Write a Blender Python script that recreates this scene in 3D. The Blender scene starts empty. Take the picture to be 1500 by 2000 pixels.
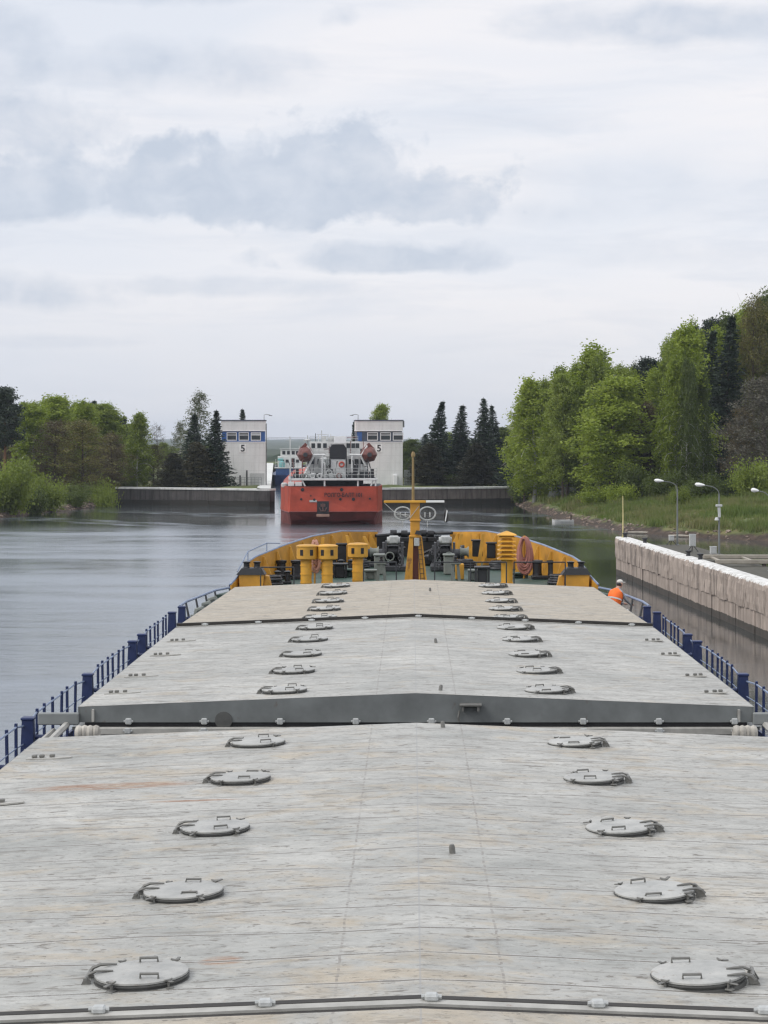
import bpy, bmesh, math, random
import numpy as np
from mathutils import Vector, Matrix, noise as mnoise
R = math.radians
PI = math.pi
random.seed(7)
scene = bpy.context.scene
COL = scene.collection

# ------------------------------------------------------------------ camera
FPX, VPX, VPY, CAMH = 4000.0, 805.0, 852.0, 10.2
cam_d = bpy.data.cameras.new("camera")
cam = bpy.data.objects.new("camera", cam_d)
COL.objects.link(cam)
cam.location = (-.062, 0, CAMH)
cam.rotation_euler = (R(90), 0, 0)
cam_d.sensor_fit = 'VERTICAL'
cam_d.sensor_height = 24
cam_d.sensor_width = 18
cam_d.lens = FPX / 2000 * 24
cam_d.shift_x = -(VPX - 750) / 2000
cam_d.shift_y = -(1000 - VPY) / 2000
cam_d.clip_start = 0.1
cam_d.clip_end = 30000
scene.camera = cam
scene.view_settings.view_transform = 'Standard'
scene.view_settings.look = 'None'
scene.view_settings.exposure = 0
scene.view_settings.gamma = 1
scene.render.engine = 'CYCLES'
scene.cycles.use_denoising = True
scene.cycles.denoising_prefilter = 'ACCURATE'
scene.cycles.denoising_input_passes = 'RGB_ALBEDO_NORMAL'
scene.cycles.use_adaptive_sampling = False
scene.cycles.filter_width = 1.35
scene.cycles.max_bounces = 6
scene.cycles.diffuse_bounces = 3
scene.cycles.glossy_bounces = 3
scene.cycles.transparent_max_bounces = 8
scene.cycles.volume_bounces = 0
scene.cycles.sample_clamp_indirect = 4


def PX(px, Y):            # where a measured sight line meets the plane at distance Y
    return (px - VPX) / FPX * Y


def PZ(py, Y):
    return CAMH - (py - VPY) / FPX * Y


# ------------------------------------------------------------------ mesh builder
class MB:
    def __init__(s):
        s.v = []; s.f = []; s.m = []; s.mi = 0

    def add(s, vs, fs):
        o = len(s.v)
        s.v += [tuple(v) for v in vs]
        for f in fs:
            s.f.append(tuple(i + o for i in f)); s.m.append(s.mi)
        return s

    def box(s, x0, x1, y0, y1, z0, z1, M=None):
        vs = [Vector(p) for p in ((x0, y0, z0), (x1, y0, z0), (x1, y1, z0), (x0, y1, z0), (x0, y0, z1), (x1, y0, z1), (x1, y1, z1), (x0, y1, z1))]
        if M is not None: vs = [M @ v for v in vs]
        return s.add(vs, [(0, 3, 2, 1), (4, 5, 6, 7), (0, 1, 5, 4), (1, 2, 6, 5), (2, 3, 7, 6), (3, 0, 4, 7)])

    def cbox(s, c, d, M=None):
        return s.box(c[0] - d[0] / 2, c[0] + d[0] / 2, c[1] - d[1] / 2, c[1] + d[1] / 2, c[2] - d[2] / 2, c[2] + d[2] / 2, M)

    def bbox(s, x0, x1, y0, y1, z0, z1, b=0.02, M=None):   # box with chamfered edges
        bm = bmesh.new()
        bmesh.ops.create_cube(bm, size=1)
        for v in bm.verts:
            v.co = Vector((x0 + (v.co.x + .5) * (x1 - x0), y0 + (v.co.y + .5) * (y1 - y0), z0 + (v.co.z + .5) * (z1 - z0)))
        bmesh.ops.bevel(bm, geom=list(bm.edges), offset=b, segments=1, affect='EDGES')
        bm.verts.index_update()
        vs = [v.co.copy() for v in bm.verts]
        if M is not None: vs = [M @ v for v in vs]
        s.add(vs, [[v.index for v in f.verts] for f in bm.faces])
        bm.free()
        return s

    def tube(s, pts, r, n=6, cap=True):
        pts = [Vector(p) for p in pts]
        rs = r if isinstance(r, (list, tuple)) else [r] * len(pts)
        vs = []; fs = []
        a = None
        for i, p in enumerate(pts):
            d = (pts[min(i + 1, len(pts) - 1)] - pts[max(i - 1, 0)])
            if d.length < 1e-9: d = Vector((0, 0, 1))
            d.normalize()
            if a is None:
                a = d.cross(Vector((0, 0, 1)) if abs(d.z) < .9 else Vector((1, 0, 0)))
            a = a - d * a.dot(d)
            if a.length < 1e-6: a = d.orthogonal()
            a.normalize()
            b = d.cross(a)
            for k in range(n):
                t = 2 * PI * k / n
                vs.append(p + (a * math.cos(t) + b * math.sin(t)) * rs[i])
        for i in range(len(pts) - 1):
            for k in range(n):
                k2 = (k + 1) % n
                fs.append((i * n + k, i * n + k2, (i + 1) * n + k2, (i + 1) * n + k))
        if cap:
            fs.append(tuple(range(n - 1, -1, -1)))
            fs.append(tuple((len(pts) - 1) * n + k for k in range(n)))
        return s.add(vs, fs)

    def lathe(s, prof, n=16, M=None, c=(0, 0, 0), cap=True):
        vs = []; fs = []
        for (r, z) in prof:
            for k in range(n):
                t = 2 * PI * k / n
                v = Vector((r * math.cos(t), r * math.sin(t), z))
                if M is not None: v = M @ v
                vs.append(v + Vector(c))
        for i in range(len(prof) - 1):
            for k in range(n):
                k2 = (k + 1) % n
                fs.append((i * n + k, i * n + k2, (i + 1) * n + k2, (i + 1) * n + k))
        if cap:
            fs.append(tuple(range(n - 1, -1, -1)))
            fs.append(tuple((len(prof) - 1) * n + k for k in range(n)))
        return s.add(vs, fs)

    def sphere(s, c, r, n=12, m=8):
        rr = r if isinstance(r, (list, tuple)) else (r, r, r)
        prof = [(max(1e-4, math.sin(PI * i / m)), -math.cos(PI * i / m)) for i in range(m + 1)]
        M = Matrix.Diagonal((rr[0], rr[1], rr[2]))
        return s.lathe(prof, n, M, c)

    def prism(s, poly, h0, h1, axis='z'):
        n = len(poly)
        def P(a, b, h):
            return {'z': (a, b, h), 'y': (a, h, b), 'x': (h, a, b)}[axis]
        vs = [P(a, b, h0) for a, b in poly] + [P(a, b, h1) for a, b in poly]
        fs = [tuple(range(n - 1, -1, -1)), tuple(range(n, 2 * n))]
        for i in range(n):
            j = (i + 1) % n
            fs.append((i, j, j + n, i + n))
        return s.add(vs, fs)

    def loft(s, rings, cap=True):
        n = len(rings[0]); vs = []; fs = []
        for r in rings: vs += list(r)
        for i in range(len(rings) - 1):
            for k in range(n):
                k2 = (k + 1) % n
                fs.append((i * n + k, i * n + k2, (i + 1) * n + k2, (i + 1) * n + k))
        if cap:
            fs.append(tuple(range(n - 1, -1, -1)))
            fs.append(tuple((len(rings) - 1) * n + k for k in range(n)))
        return s.add(vs, fs)

    def torus(s, c, R_, r, n=24, m=6, M=None):
        vs = []; fs = []
        for i in range(n):
            a = 2 * PI * i / n
            for k in range(m):
                b = 2 * PI * k / m
                v = Vector(((R_ + r * math.cos(b)) * math.cos(a), (R_ + r * math.cos(b)) * math.sin(a), r * math.sin(b)))
                if M is not None: v = M @ v
                vs.append(v + Vector(c))
        for i in range(n):
            for k in range(m):
                fs.append((i * m + k, ((i + 1) % n) * m + k, ((i + 1) % n) * m + (k + 1) % m, i * m + (k + 1) % m))
        return s.add(vs, fs)

    def mesh(s, name, mats, smooth=False):
        me = bpy.data.meshes.new(name)
        me.from_pydata(s.v, [], s.f)
        mats = mats if isinstance(mats, (list, tuple)) else [mats]
        for m in mats: me.materials.append(m)
        if len(mats) > 1: me.polygons.foreach_set('material_index', s.m)
        bm = bmesh.new(); bm.from_mesh(me)
        bmesh.ops.recalc_face_normals(bm, faces=bm.faces)
        bm.to_mesh(me); bm.free()
        if smooth:
            me.polygons.foreach_set('use_smooth', [True] * len(me.polygons))
            try: me.set_sharp_from_angle(angle=R(40))
            except Exception: pass
        me.update()
        return me

    def build(s, name, mats, parent=None, smooth=False, loc=None):
        o = bpy.data.objects.new(name, s.mesh(name, mats, smooth))
        COL.objects.link(o)
        if parent is not None: o.parent = parent
        if loc is not None: o.location = loc
        return o


def link(name, me, parent=None, loc=(0, 0, 0), rot=(0, 0, 0), scale=(1, 1, 1)):
    o = bpy.data.objects.new(name, me)
    COL.objects.link(o)
    o.location = loc; o.rotation_euler = rot; o.scale = scale
    if parent is not None: o.parent = parent
    return o


def tag(o, label=None, cat=None, group=None, kind=None):
    if label: o['label'] = label
    if cat: o['category'] = cat
    if group: o['group'] = group
    if kind: o['kind'] = kind
    return o


def thing(name, label, cat, loc=(0, 0, 0), rz=0, group=None):
    o = bpy.data.objects.new(name, None)
    o.empty_display_size = .3
    COL.objects.link(o)
    o.location = loc; o.rotation_euler = (0, 0, rz)
    return tag(o, label, cat, group)


def copy_tree(o, parent=None):
    c = o.copy(); COL.objects.link(c)
    c.parent = parent
    for ch in [x for x in o.children]:
        copy_tree(ch, c)
    return c


# ------------------------------------------------------------------ materials
class NT:
    def __init__(s, name):
        s.m = bpy.data.materials.new(name); s.m.use_nodes = True
        s.t = s.m.node_tree; s.n = s.t.nodes; s.l = s.t.links
        s.b = s.n['Principled BSDF']; s.out = s.n['Material Output']
        s.tc = s.n.new('ShaderNodeTexCoord')

    def node(s, typ, **kw):
        n = s.n.new('ShaderNode' + typ)
        for k, v in kw.items(): setattr(n, k, v)
        return n

    def lk(s, a, b): s.l.new(a, b)

    def map(s, scale=(1, 1, 1), loc=(0, 0, 0), rot=(0, 0, 0), src='Object'):
        n = s.node('Mapping')
        n.inputs['Scale'].default_value = scale; n.inputs['Location'].default_value = loc; n.inputs['Rotation'].default_value = rot
        s.lk(s.tc.outputs[src], n.inputs['Vector'])
        return n.outputs[0]

    def noise(s, vec, scale=1, detail=4, rough=.55, dist=0):
        n = s.node('TexNoise')
        n.inputs['Scale'].default_value = scale; n.inputs['Detail'].default_value = detail
        n.inputs['Roughness'].default_value = rough; n.inputs['Distortion'].default_value = dist
        if vec is not None: s.lk(vec, n.inputs['Vector'])
        return n.outputs['Fac']

    def ramp(s, fac, pts):
        n = s.node('ValToRGB')
        e = n.color_ramp.elements
        while len(e) < len(pts): e.new(.5)
        for i, (p, c) in enumerate(pts):
            e[i].position = p
            e[i].color = (c, c, c, 1) if isinstance(c, (int, float)) else (*c, 1)
        s.lk(fac, n.inputs[0])
        return n.outputs[0]

    def math(s, op, a, b=None, clamp=False, c=None):
        n = s.node('Math', operation=op, use_clamp=clamp)
        for i, x in enumerate((a, b, c)):
            if x is None: continue
            if isinstance(x, (int, float)): n.inputs[i].default_value = x
            else: s.lk(x, n.inputs[i])
        return n.outputs[0]

    def mix(s, fac, a, b, typ='MIX'):
        n = s.node('Mix', data_type='RGBA', blend_type=typ)
        for i, x in ((0, fac), (6, a), (7, b)):
            if isinstance(x, (int, float)): n.inputs[i].default_value = x if i == 0 else (x, x, x, 1)
            elif isinstance(x, tuple): n.inputs[i].default_value = (*x, 1)
            else: s.lk(x, n.inputs[i])
        return n.outputs[2]

    def sep(s, vec):
        n = s.node('SeparateXYZ'); s.lk(vec, n.inputs[0]); return n.outputs

    def bump(s, h, strength=.3, dist=.02, nrm=None):
        n = s.node('Bump')
        n.inputs['Strength'].default_value = strength; n.inputs['Distance'].default_value = dist
        s.lk(h, n.inputs['Height'])
        if nrm is not None: s.lk(nrm, n.inputs['Normal'])
        return n.outputs[0]

    def set(s, **kw):
        for k, v in kw.items():
            i = s.b.inputs[k]
            if isinstance(v, (int, float)): i.default_value = v
            elif isinstance(v, tuple): i.default_value = (*v, 1) if len(v) == 3 else v
            else: s.lk(v, i)
        return s


def paint(name, col, rough=.5, metal=0, var=.18, scale=3, rust=0.0, bump=.15, rustcol=(.16, .06, .025)):
    t = NT(name)
    v = t.map()
    n1 = t.noise(v, scale, 5, .6)
    lo = tuple(c * (1 - var) for c in col); hi = tuple(min(1, c * (1 + var)) for c in col)
    c = t.ramp(n1, [(.3, lo), (.7, hi)])
    if rust > 0:
        n2 = t.noise(t.map((1, 1, .5)), scale * 2.3, 7, .7)
        k = t.ramp(n2, [(.72 - rust * .25, 0.0), (.80 - rust * .2, 1.0)])
        c = t.mix(k, c, rustcol)
    t.set(**{'Base Color': c, 'Roughness': rough, 'Metallic': metal})
    if bump: t.lk(t.bump(t.noise(v, scale * 6, 4, .6), bump, .01), t.b.inputs['Normal'])
    return t.m


def hatch_material(name, tan, seed, spots=()):
    t = NT(name)
    v = t.map((1, 1, 1), (seed * 13.1, seed * 7.7, 0))
    xyz = t.sep(t.tc.outputs['Object'])
    big = t.noise(t.map((.35, .45, 1), (seed * 3.3, seed, 0)), 1, 5, .6)
    c = t.ramp(big, [(.33, (.325, .327, .305)), (.5, (.392, .387, .360)), (.68, (.46, .452, .418))])
    # plates differ slightly in tone
    fl = t.math('FLOOR', t.math('MULTIPLY', t.math('ADD', xyz[1], .42), 1 / .84))
    sd = t.math('FLOOR', t.math('MULTIPLY', t.math('ADD', xyz[0], 20.64), 1 / 2.4))
    wn_ = t.node('TexWhiteNoise', noise_dimensions='2D')
    cb = t.node('CombineXYZ'); t.lk(fl, cb.inputs[0]); t.lk(sd, cb.inputs[1]); t.lk(cb.outputs[0], wn_.inputs['Vector'])
    c = t.mix(.6, c, t.ramp(wn_.outputs['Value'], [(0, .86), (1, 1.0)]), 'MULTIPLY')
    # beige weathering in ragged bands
    tn = t.noise(t.map((.7, 1.1, 1), (seed * 1.7, seed * 9, 0)), 1.1, 8, .72, .6)
    tk = t.ramp(tn, [(.58 - tan * .30, 0.0), (.70 - tan * .20, .85)])
    c = t.mix(tk, c, (.39, .335, .255))
    # mottling, patches of worn paint
    mt = t.noise(t.map((1.6, 2.6, 1), (seed, 2, 0)), 1.6, 9, .76, .5)
    c = t.mix(.85, c, t.ramp(mt, [(.28, .42), (.42, .86), (.55, 1.03), (.70, 1.24)]), 'MULTIPLY')
    # chips, scratches and dirt lying along the weld lines across the ship
    for (k, sx_, sy_, lo, hi, a) in ((1, 4.5, 11, .345, .385, .8), (2, 2.2, 7, .335, .38, .75), (3, 9, 17, .355, .40, .6), (4, 1.0, 5.0, .36, .41, .45)):
        sc = t.noise(t.map((sx_, sy_, 1), (seed * 2 + k, seed * 4 + k * 3, 0)), 1.3, 5, .62, .4)
        c = t.mix(t.ramp(sc, [(lo, a), (hi, 0.0)]), c, (.125, .108, .088))
    # rust
    rn = t.noise(t.map((1.3, 3.4, 1), (seed * 8, seed * 6, 0)), 1.7, 9, .76, .6)
    rk = t.ramp(rn, [(.615, 0.0), (.69, .8)])
    c = t.mix(rk, c, (.26, .175, .11))
    for (px_, py_, rx_, ry_) in spots:
        dx = t.math('DIVIDE', t.math('SUBTRACT', xyz[0], px_), rx_); dy = t.math('DIVIDE', t.math('SUBTRACT', xyz[1], py_), ry_)
        d = t.math('ADD', t.math('MULTIPLY', dx, dx), t.math('MULTIPLY', dy, dy))
        n_ = t.noise(t.map((1.6, 12, 1)), 1.6, 8, .8, .3)
        k_ = t.math('MULTIPLY', t.math('MULTIPLY', t.math('SUBTRACT', 1.0, d, clamp=True), 1.6, clamp=True), t.math('MULTIPLY', t.math('SUBTRACT', n_, .40), 7.0, clamp=True))
        c = t.mix(t.math('MULTIPLY', k_, .95), c, t.ramp(n_, [(.42, (.36, .20, .10)), (.58, (.19, .085, .04))]))
    sp = t.noise(v, 21, 4, .65)
    c = t.mix(t.ramp(sp, [(.66, 0.0), (.72, .55)]), c, (.2, .175, .145))
    c = t.mix(t.ramp(sp, [(.28, .45), (.34, 0.0)]), c, (.56, .56, .54))
    # transverse welds every .84 m, broken up, plus two seams along the ship and the ridge
    wob = t.math('MULTIPLY', t.noise(t.map((1.2, 1.2, 1)), 1, 3), .06)
    yy = t.math('ADD', xyz[1], wob)
    fr = t.math('PINGPONG', yy, .42)
    brk = t.ramp(t.noise(t.map((1.6, 1, 1), (seed, 0, 0)), 1.7, 6, .75), [(.36, .25), (.52, 1.0)])
    c = t.mix(t.math('MULTIPLY', t.math('LESS_THAN', fr, .018), brk), c, (.15, .135, .115))
    c = t.mix(t.math('MULTIPLY', t.math('LESS_THAN', t.math('ABSOLUTE', t.math('SUBTRACT', fr, .026)), .010), .35), c, (.56, .56, .54))
    ax = t.math('ABSOLUTE', xyz[0])
    wx = t.math('MULTIPLY', t.math('SUBTRACT', t.noise(t.map((1, 2, 1)), 2, 3), .5), .04)
    s2 = t.math('LESS_THAN', t.math('ABSOLUTE', t.math('ADD', wx, t.math('SUBTRACT', ax, .64))), .011)
    dsh = t.ramp(t.noise(t.map((1, 6, 1)), 2, 4, .75), [(.45, 0.05), (.58, .8)])
    c = t.mix(t.math('MULTIPLY', s2, dsh), c, (.2, .18, .16))
    c = t.mix(t.math('MULTIPLY', t.math('LESS_THAN', ax, .008), .5), c, (.28, .28, .28))
    t.set(**{'Base Color': c, 'Roughness': .6})
    h = t.math('ADD', t.noise(t.map((1.0, 2.2, 1), (seed, 0, 0)), 1.8, 8, .62, .3), t.math('MULTIPLY', sp, .08))
    h = t.math('ADD', h, t.math('MULTIPLY', t.math('MULTIPLY', t.math('LESS_THAN', fr, .03), brk), .35))
    t.lk(t.bump(h, 1.0, .055), t.b.inputs['Normal'])
    return t.m


def concrete(name, col, streak=.5, wet=None, scale=1, cap=None):
    t = NT(name)
    n1 = t.noise(t.map((1, 1, 1)), .9 * scale, 6, .65)
    c = t.ramp(n1, [(.3, tuple(x * .72 for x in col)), (.55, col), (.75, tuple(min(1, x * 1.25) for x in col))])
    s1 = t.noise(t.map((2.2, 2.2, .12)), 1.2 * scale, 5, .7)
    k = t.ramp(s1, [(.36, streak), (.52, 0.0)])
    c = t.mix(k, c, tuple(x * .32 for x in col))
    s2 = t.noise(t.map((3.2, 3.2, .2), (9, 4, 0)), 1.2 * scale, 5, .7)
    k2 = t.ramp(s2, [(.62, 0.0), (.78, streak * .8)])
    c = t.mix(k2, c, tuple(min(1, x * 1.9) for x in col))
    z = t.sep(t.node('NewGeometry').outputs['Position'])[2]
    if cap is not None:       # lime-white coping
        zz = t.math('ADD', z, t.math('MULTIPLY', t.noise(t.map(), 1.6, 6, .75), -.62))
        kk = t.math('GREATER_THAN', zz, cap)
        c = t.mix(kk, c, t.ramp(t.noise(t.map(), 3, 6, .7), [(.32, (.34, .32, .29)), (.48, (.60, .59, .56)), (.62, (.74, .73, .71))]))
    if wet is not None:       # algae line left by the water
        zz = t.math('ADD', z, t.math('MULTIPLY', t.noise(t.map(), 1.5, 4, .7), -.25))
        kk = t.math('LESS_THAN', zz, wet - .12)
        c = t.mix(t.math('MULTIPLY', kk, .88), c, (.022, .02, .015))
    t.set(**{'Base Color': c, 'Roughness': .85})
    t.lk(t.bump(t.noise(t.map(), 5 * scale, 6, .7), .6, .05), t.b.inputs['Normal'])
    return t.m


def leafmat(name, cols, trans=.46, rough=.6, sc=.35):
    t = NT(name)
    n1 = t.noise(t.map(), sc, 3, .6)
    n2 = t.noise(t.map(), 1.3, 2, .6)
    f = t.math('ADD', t.math('MULTIPLY', n1, .62), t.math('MULTIPLY', n2, .38))
    oi = t.node('ObjectInfo').outputs['Random']
    f = t.math('ADD', f, t.math('MULTIPLY', t.math('SUBTRACT', oi, .5), .18))
    c = t.ramp(f, [(.34, cols[0]), (.5, cols[1]), (.66, cols[2])])
    t.set(**{'Base Color': c, 'Roughness': rough})
    tr = t.node('BsdfTranslucent'); t.lk(c, tr.inputs[0])
    mx = t.node('MixShader'); mx.inputs[0].default_value = trans
    t.lk(t.b.outputs[0], mx.inputs[1]); t.lk(tr.outputs[0], mx.inputs[2]); t.lk(mx.outputs[0], t.out.inputs[0])
    return t.m


M = {}
M['yellow'] = paint('yellow_paint', (.53, .255, .028), .5, rust=.42, var=.34, scale=1.1, rustcol=(.20, .085, .025))
M['yellow2'] = paint('yellow_paint_vent', (.60, .31, .036), .5, rust=.32, var=.28, scale=1.4, rustcol=(.25, .11, .03))
M['blue'] = paint('blue_paint', (.010, .022, .085), .45, var=.2, rust=.12)
M['bluehull'] = paint('blue_hull_paint', (.013, .03, .10), .5, var=.2, rust=.2, scale=1)
M['rail'] = paint('pale_rail_paint', (.20, .25, .36), .5)
M['darkgrey'] = paint('dark_machinery', (.035, .036, .04), .5, rust=.15)
M['black'] = paint('black_paint', (.012, .012, .014), .45)
M['midgrey'] = paint('grey_green_machinery', (.17, .185, .165), .55, rust=.1)
M['green'] = paint('green_deck', (.038, .072, .055), .6, rust=.15, scale=1.2)
M['deckgrey'] = paint('dark_deck', (.045, .05, .06), .7, rust=.2, scale=1)
M['coaming'] = paint('coaming_grey', (.20, .21, .205), .55, var=.15, rust=.14, scale=1.4)
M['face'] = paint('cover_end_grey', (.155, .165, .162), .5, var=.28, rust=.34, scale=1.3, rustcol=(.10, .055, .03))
M['ledge'] = paint('ledge_grey', (.36, .35, .32), .6, rust=.3, var=.25)
def lid_paint():
    t = NT('lid_grey')
    oi = t.node('ObjectInfo').outputs['Random']
    off = t.node('CombineXYZ'); t.lk(t.math('MULTIPLY', oi, 37.0), off.inputs[0]); t.lk(t.math('MULTIPLY', oi, 11.0), off.inputs[1])
    va = t.node('VectorMath', operation='ADD'); t.lk(t.tc.outputs['Object'], va.inputs[0]); t.lk(off.outputs[0], va.inputs[1]); v = va.outputs[0]
    n1 = t.noise(v, 4, 7, .7)
    c = t.ramp(n1, [(.3, (.29, .293, .28)), (.52, (.385, .383, .362)), (.7, (.455, .448, .42))])
    c = t.mix(.5, c, t.ramp(oi, [(0, .80), (1, 1.08)]), 'MULTIPLY')
    c = t.mix(t.ramp(t.noise(v, 9, 7, .75), [(.60, 0.0), (.68, .8)]), c, (.19, .155, .12))
    c = t.mix(t.ramp(t.noise(v, 5.5, 8, .75), [(.64, 0.0), (.72, .7)]), c, (.33, .2, .11))
    t.set(**{'Base Color': c, 'Roughness': .55})
    t.lk(t.bump(t.noise(v, 14, 6, .7), .6, .015), t.b.inputs['Normal'])
    return t.m


M['lid'] = lid_paint()
M['lidring'] = paint('lid_coaming_dark', (.085, .085, .08), .6, rust=.2, scale=6)
M['dog'] = paint('lid_clamp_dark', (.15, .147, .135), .5, rust=.2, scale=12)
M['lug'] = paint('lug_grey', (.42, .43, .42), .5, rust=.1, scale=12)
M['gasket_and_gap_shade'] = paint('rubber_gasket', (.03, .027, .024), .8)
M['canvas'] = paint('pale_canvas', (.40, .375, .33), .8, scale=6, var=.3)
M['white'] = paint('white_paint', (.60, .60, .585), .5, var=.16, rust=.22, scale=1.2)
M['whitec'] = paint('white_clean', (.74, .74, .74), .5, var=.05)
def tower_clad():
    t = NT('tower_cladding')
    c = t.ramp(t.noise(t.map((.8, .8, .25)), 1, 6, .65), [(.3, (.60, .605, .59)), (.7, (.74, .745, .73))])
    z = t.sep(t.tc.outputs['Object'])
    for ch, st in ((2, 1.18), (0, 1.8)):
        c = t.mix(t.math('MULTIPLY', t.math('LESS_THAN', t.math('PINGPONG', z[ch], st / 2), .022), .28), c, (.35, .35, .34))
    c = t.mix(t.ramp(t.noise(t.map((2.5, 2.5, .16)), 1.2, 6, .7), [(.30, .45), (.44, 0.0)]), c, (.34, .33, .30))
    t.set(**{'Base Color': c, 'Roughness': .8})
    return t.m


M['tower'] = tower_clad()
M['towerband'] = paint('tower_blue_band', (.03, .10, .30), .5, var=.1)
M['towerdark'] = paint('tower_dark_band', (.06, .075, .11), .5, var=.1)
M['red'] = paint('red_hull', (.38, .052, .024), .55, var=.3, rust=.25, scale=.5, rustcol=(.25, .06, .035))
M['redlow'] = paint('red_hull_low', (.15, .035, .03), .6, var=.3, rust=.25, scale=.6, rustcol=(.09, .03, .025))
M['boatred'] = paint('lifeboat_red', (.135, .038, .028), .5, var=.15, scale=1)
M['hose'] = paint('faded_red_hose', (.38, .16, .13), .7, scale=8)
M['pinkrope'] = paint('pink_rope', (.50, .27, .20), .8, scale=9)
M['orange'] = paint('orange_vest', (.95, .17, .02), .7, var=.08, scale=8, bump=.3)
M['skin'] = paint('skin', (.48, .27, .19), .6, var=.06)
M['sleeve'] = paint('grey_sleeve', (.28, .29, .31), .8)
M['trouser'] = paint('dark_trousers', (.03, .032, .04), .85)
M['cap'] = paint('pale_cap', (.62, .60, .55), .8)
M['lampwhite'] = paint('lamp_white', (.80, .80, .78), .35, var=.03)
M['pole'] = paint('galvanised_pole', (.17, .18, .175), .55, var=.15)
M['box'] = paint('cabinet_grey', (.50, .51, .50), .6, rust=.05)
M['wood'] = paint('weathered_plank', (.32, .29, .24), .8, scale=2)
M['paleyellow'] = paint('pale_yellow_pole', (.55, .47, .22), .6)
M['quay'] = concrete('quay_concrete', (.385, .315, .265), .92, wet=.40, cap=2.36)
M['quaytop'] = concrete('quay_coping', (.58, .565, .54), .2)
M['quaylow'] = concrete('quay_lower_ledge', (.075, .07, .052), .3)
M['lockwall'] = concrete('lock_wall_dark', (.075, .068, .065), .8, wet=.75)
M['lockwall2'] = concrete('lock_wall_brown', (.17, .145, .13), .8, wet=.8)
M['lockcap'] = concrete('lock_wall_cap', (.66, .66, .63), .25)
M['bark'] = paint('bark_brown', (.065, .05, .04), .9, scale=2)
M['birch'] = paint('bark_birch', (.42, .41, .38), .8, var=.4, scale=1.6, rust=.35, rustcol=(.04, .035, .03))
M['pinebark'] = paint('bark_pine', (.16, .08, .045), .9, scale=2)
M['lf_bright'] = leafmat('leaf_spring', [(.17, .225, .02), (.25, .32, .034), (.33, .40, .058)])
M['lf_birch'] = leafmat('leaf_birch', [(.14, .185, .024), (.205, .262, .038), (.275, .335, .062)])
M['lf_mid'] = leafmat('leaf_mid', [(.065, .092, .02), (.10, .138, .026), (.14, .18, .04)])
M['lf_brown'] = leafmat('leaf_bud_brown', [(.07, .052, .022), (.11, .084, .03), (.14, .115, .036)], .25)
M['lf_rust'] = leafmat('leaf_bud_rust', [(.09, .088, .02), (.14, .13, .028), (.18, .165, .035)], .25)
M['lf_grey'] = leafmat('leaf_bud_grey', [(.075, .07, .05), (.11, .105, .075), (.15, .14, .10)], .2)
M['lf_spruce'] = leafmat('needle_spruce', [(.012, .026, .014), (.022, .041, .020), (.038, .060, .028)], .12)
M['lf_thuja'] = leafmat('needle_rust', [(.024, .026, .012), (.042, .042, .016), (.065, .058, .022)], .15)
M['lf_pine'] = leafmat('needle_pine', [(.014, .026, .016), (.025, .042, .024), (.04, .06, .032)], .15)
M['lf_airy'] = leafmat('leaf_airy', [(.075, .10, .045), (.11, .135, .06), (.15, .17, .085)], .4)
# ------------------------------------------------------------------ world: overcast sky with cloud banks
SUN_EL, SUN_AZ = R(44), R(-112)          # sun to the left and a little behind, through thin cloud
world = bpy.data.worlds.new("World"); scene.world = world
world.use_nodes = True
wt = world.node_tree; wn = wt.nodes; wl = wt.links
bg = wn['Background']; bg.inputs[1].default_value = 0.118


def wnode(typ, **kw):
    n = wn.new('ShaderNode' + typ)
    for k, v in kw.items(): setattr(n, k, v)
    return n


def wmath(op, a, b=None, clamp=False, c=None):
    n = wnode('Math', operation=op, use_clamp=clamp)
    for i, x in enumerate((a, b, c)):
        if x is None: continue
        if isinstance(x, (int, float)): n.inputs[i].default_value = x
        else: wl.new(x, n.inputs[i])
    return n.outputs[0]


def wmix(f, a, b):
    n = wnode('Mix', data_type='RGBA')
    for i, x in ((0, f), (6, a), (7, b)):
        if isinstance(x, (int, float)): n.inputs[i].default_value = x
        elif isinstance(x, tuple): n.inputs[i].default_value = (*x, 1)
        else: wl.new(x, n.inputs[i])
    return n.outputs[2]


tcw = wnode('TexCoord')
sx = wnode('SeparateXYZ'); wl.new(tcw.outputs['Generated'], sx.inputs[0])
DEG = 57.29578
az = wmath('MULTIPLY', wmath('ARCTAN2', sx.outputs[0], sx.outputs[1]), DEG)
el = wmath('MULTIPLY', wmath('ARCSINE', sx.outputs[2]), DEG)


def wnoise(kx, ky, off, scale, detail=6, rough=.6, dist=0.):
    cb = wnode('CombineXYZ')
    wl.new(wmath('MULTIPLY', az, kx), cb.inputs[0]); wl.new(wmath('MULTIPLY', el, ky), cb.inputs[1]); cb.inputs[2].default_value = off
    n = wnode('TexNoise'); wl.new(cb.outputs[0], n.inputs['Vector'])
    n.inputs['Scale'].default_value = scale; n.inputs['Detail'].default_value = detail
    n.inputs['Roughness'].default_value = rough; n.inputs['Distortion'].default_value = dist
    return n.outputs['Fac']


fluff = wnoise(1, 1.1, 3.7, .62, 10, .58, .2)
lump = wnoise(1, 1.2, 7.7, .30, 3, .45, .0)
soft = wnoise(.16, .75, 9.1, .55, 4, .5, .4)
fine = wnoise(.26, 1.5, 5.3, .8, 8, .60, .5)

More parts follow.
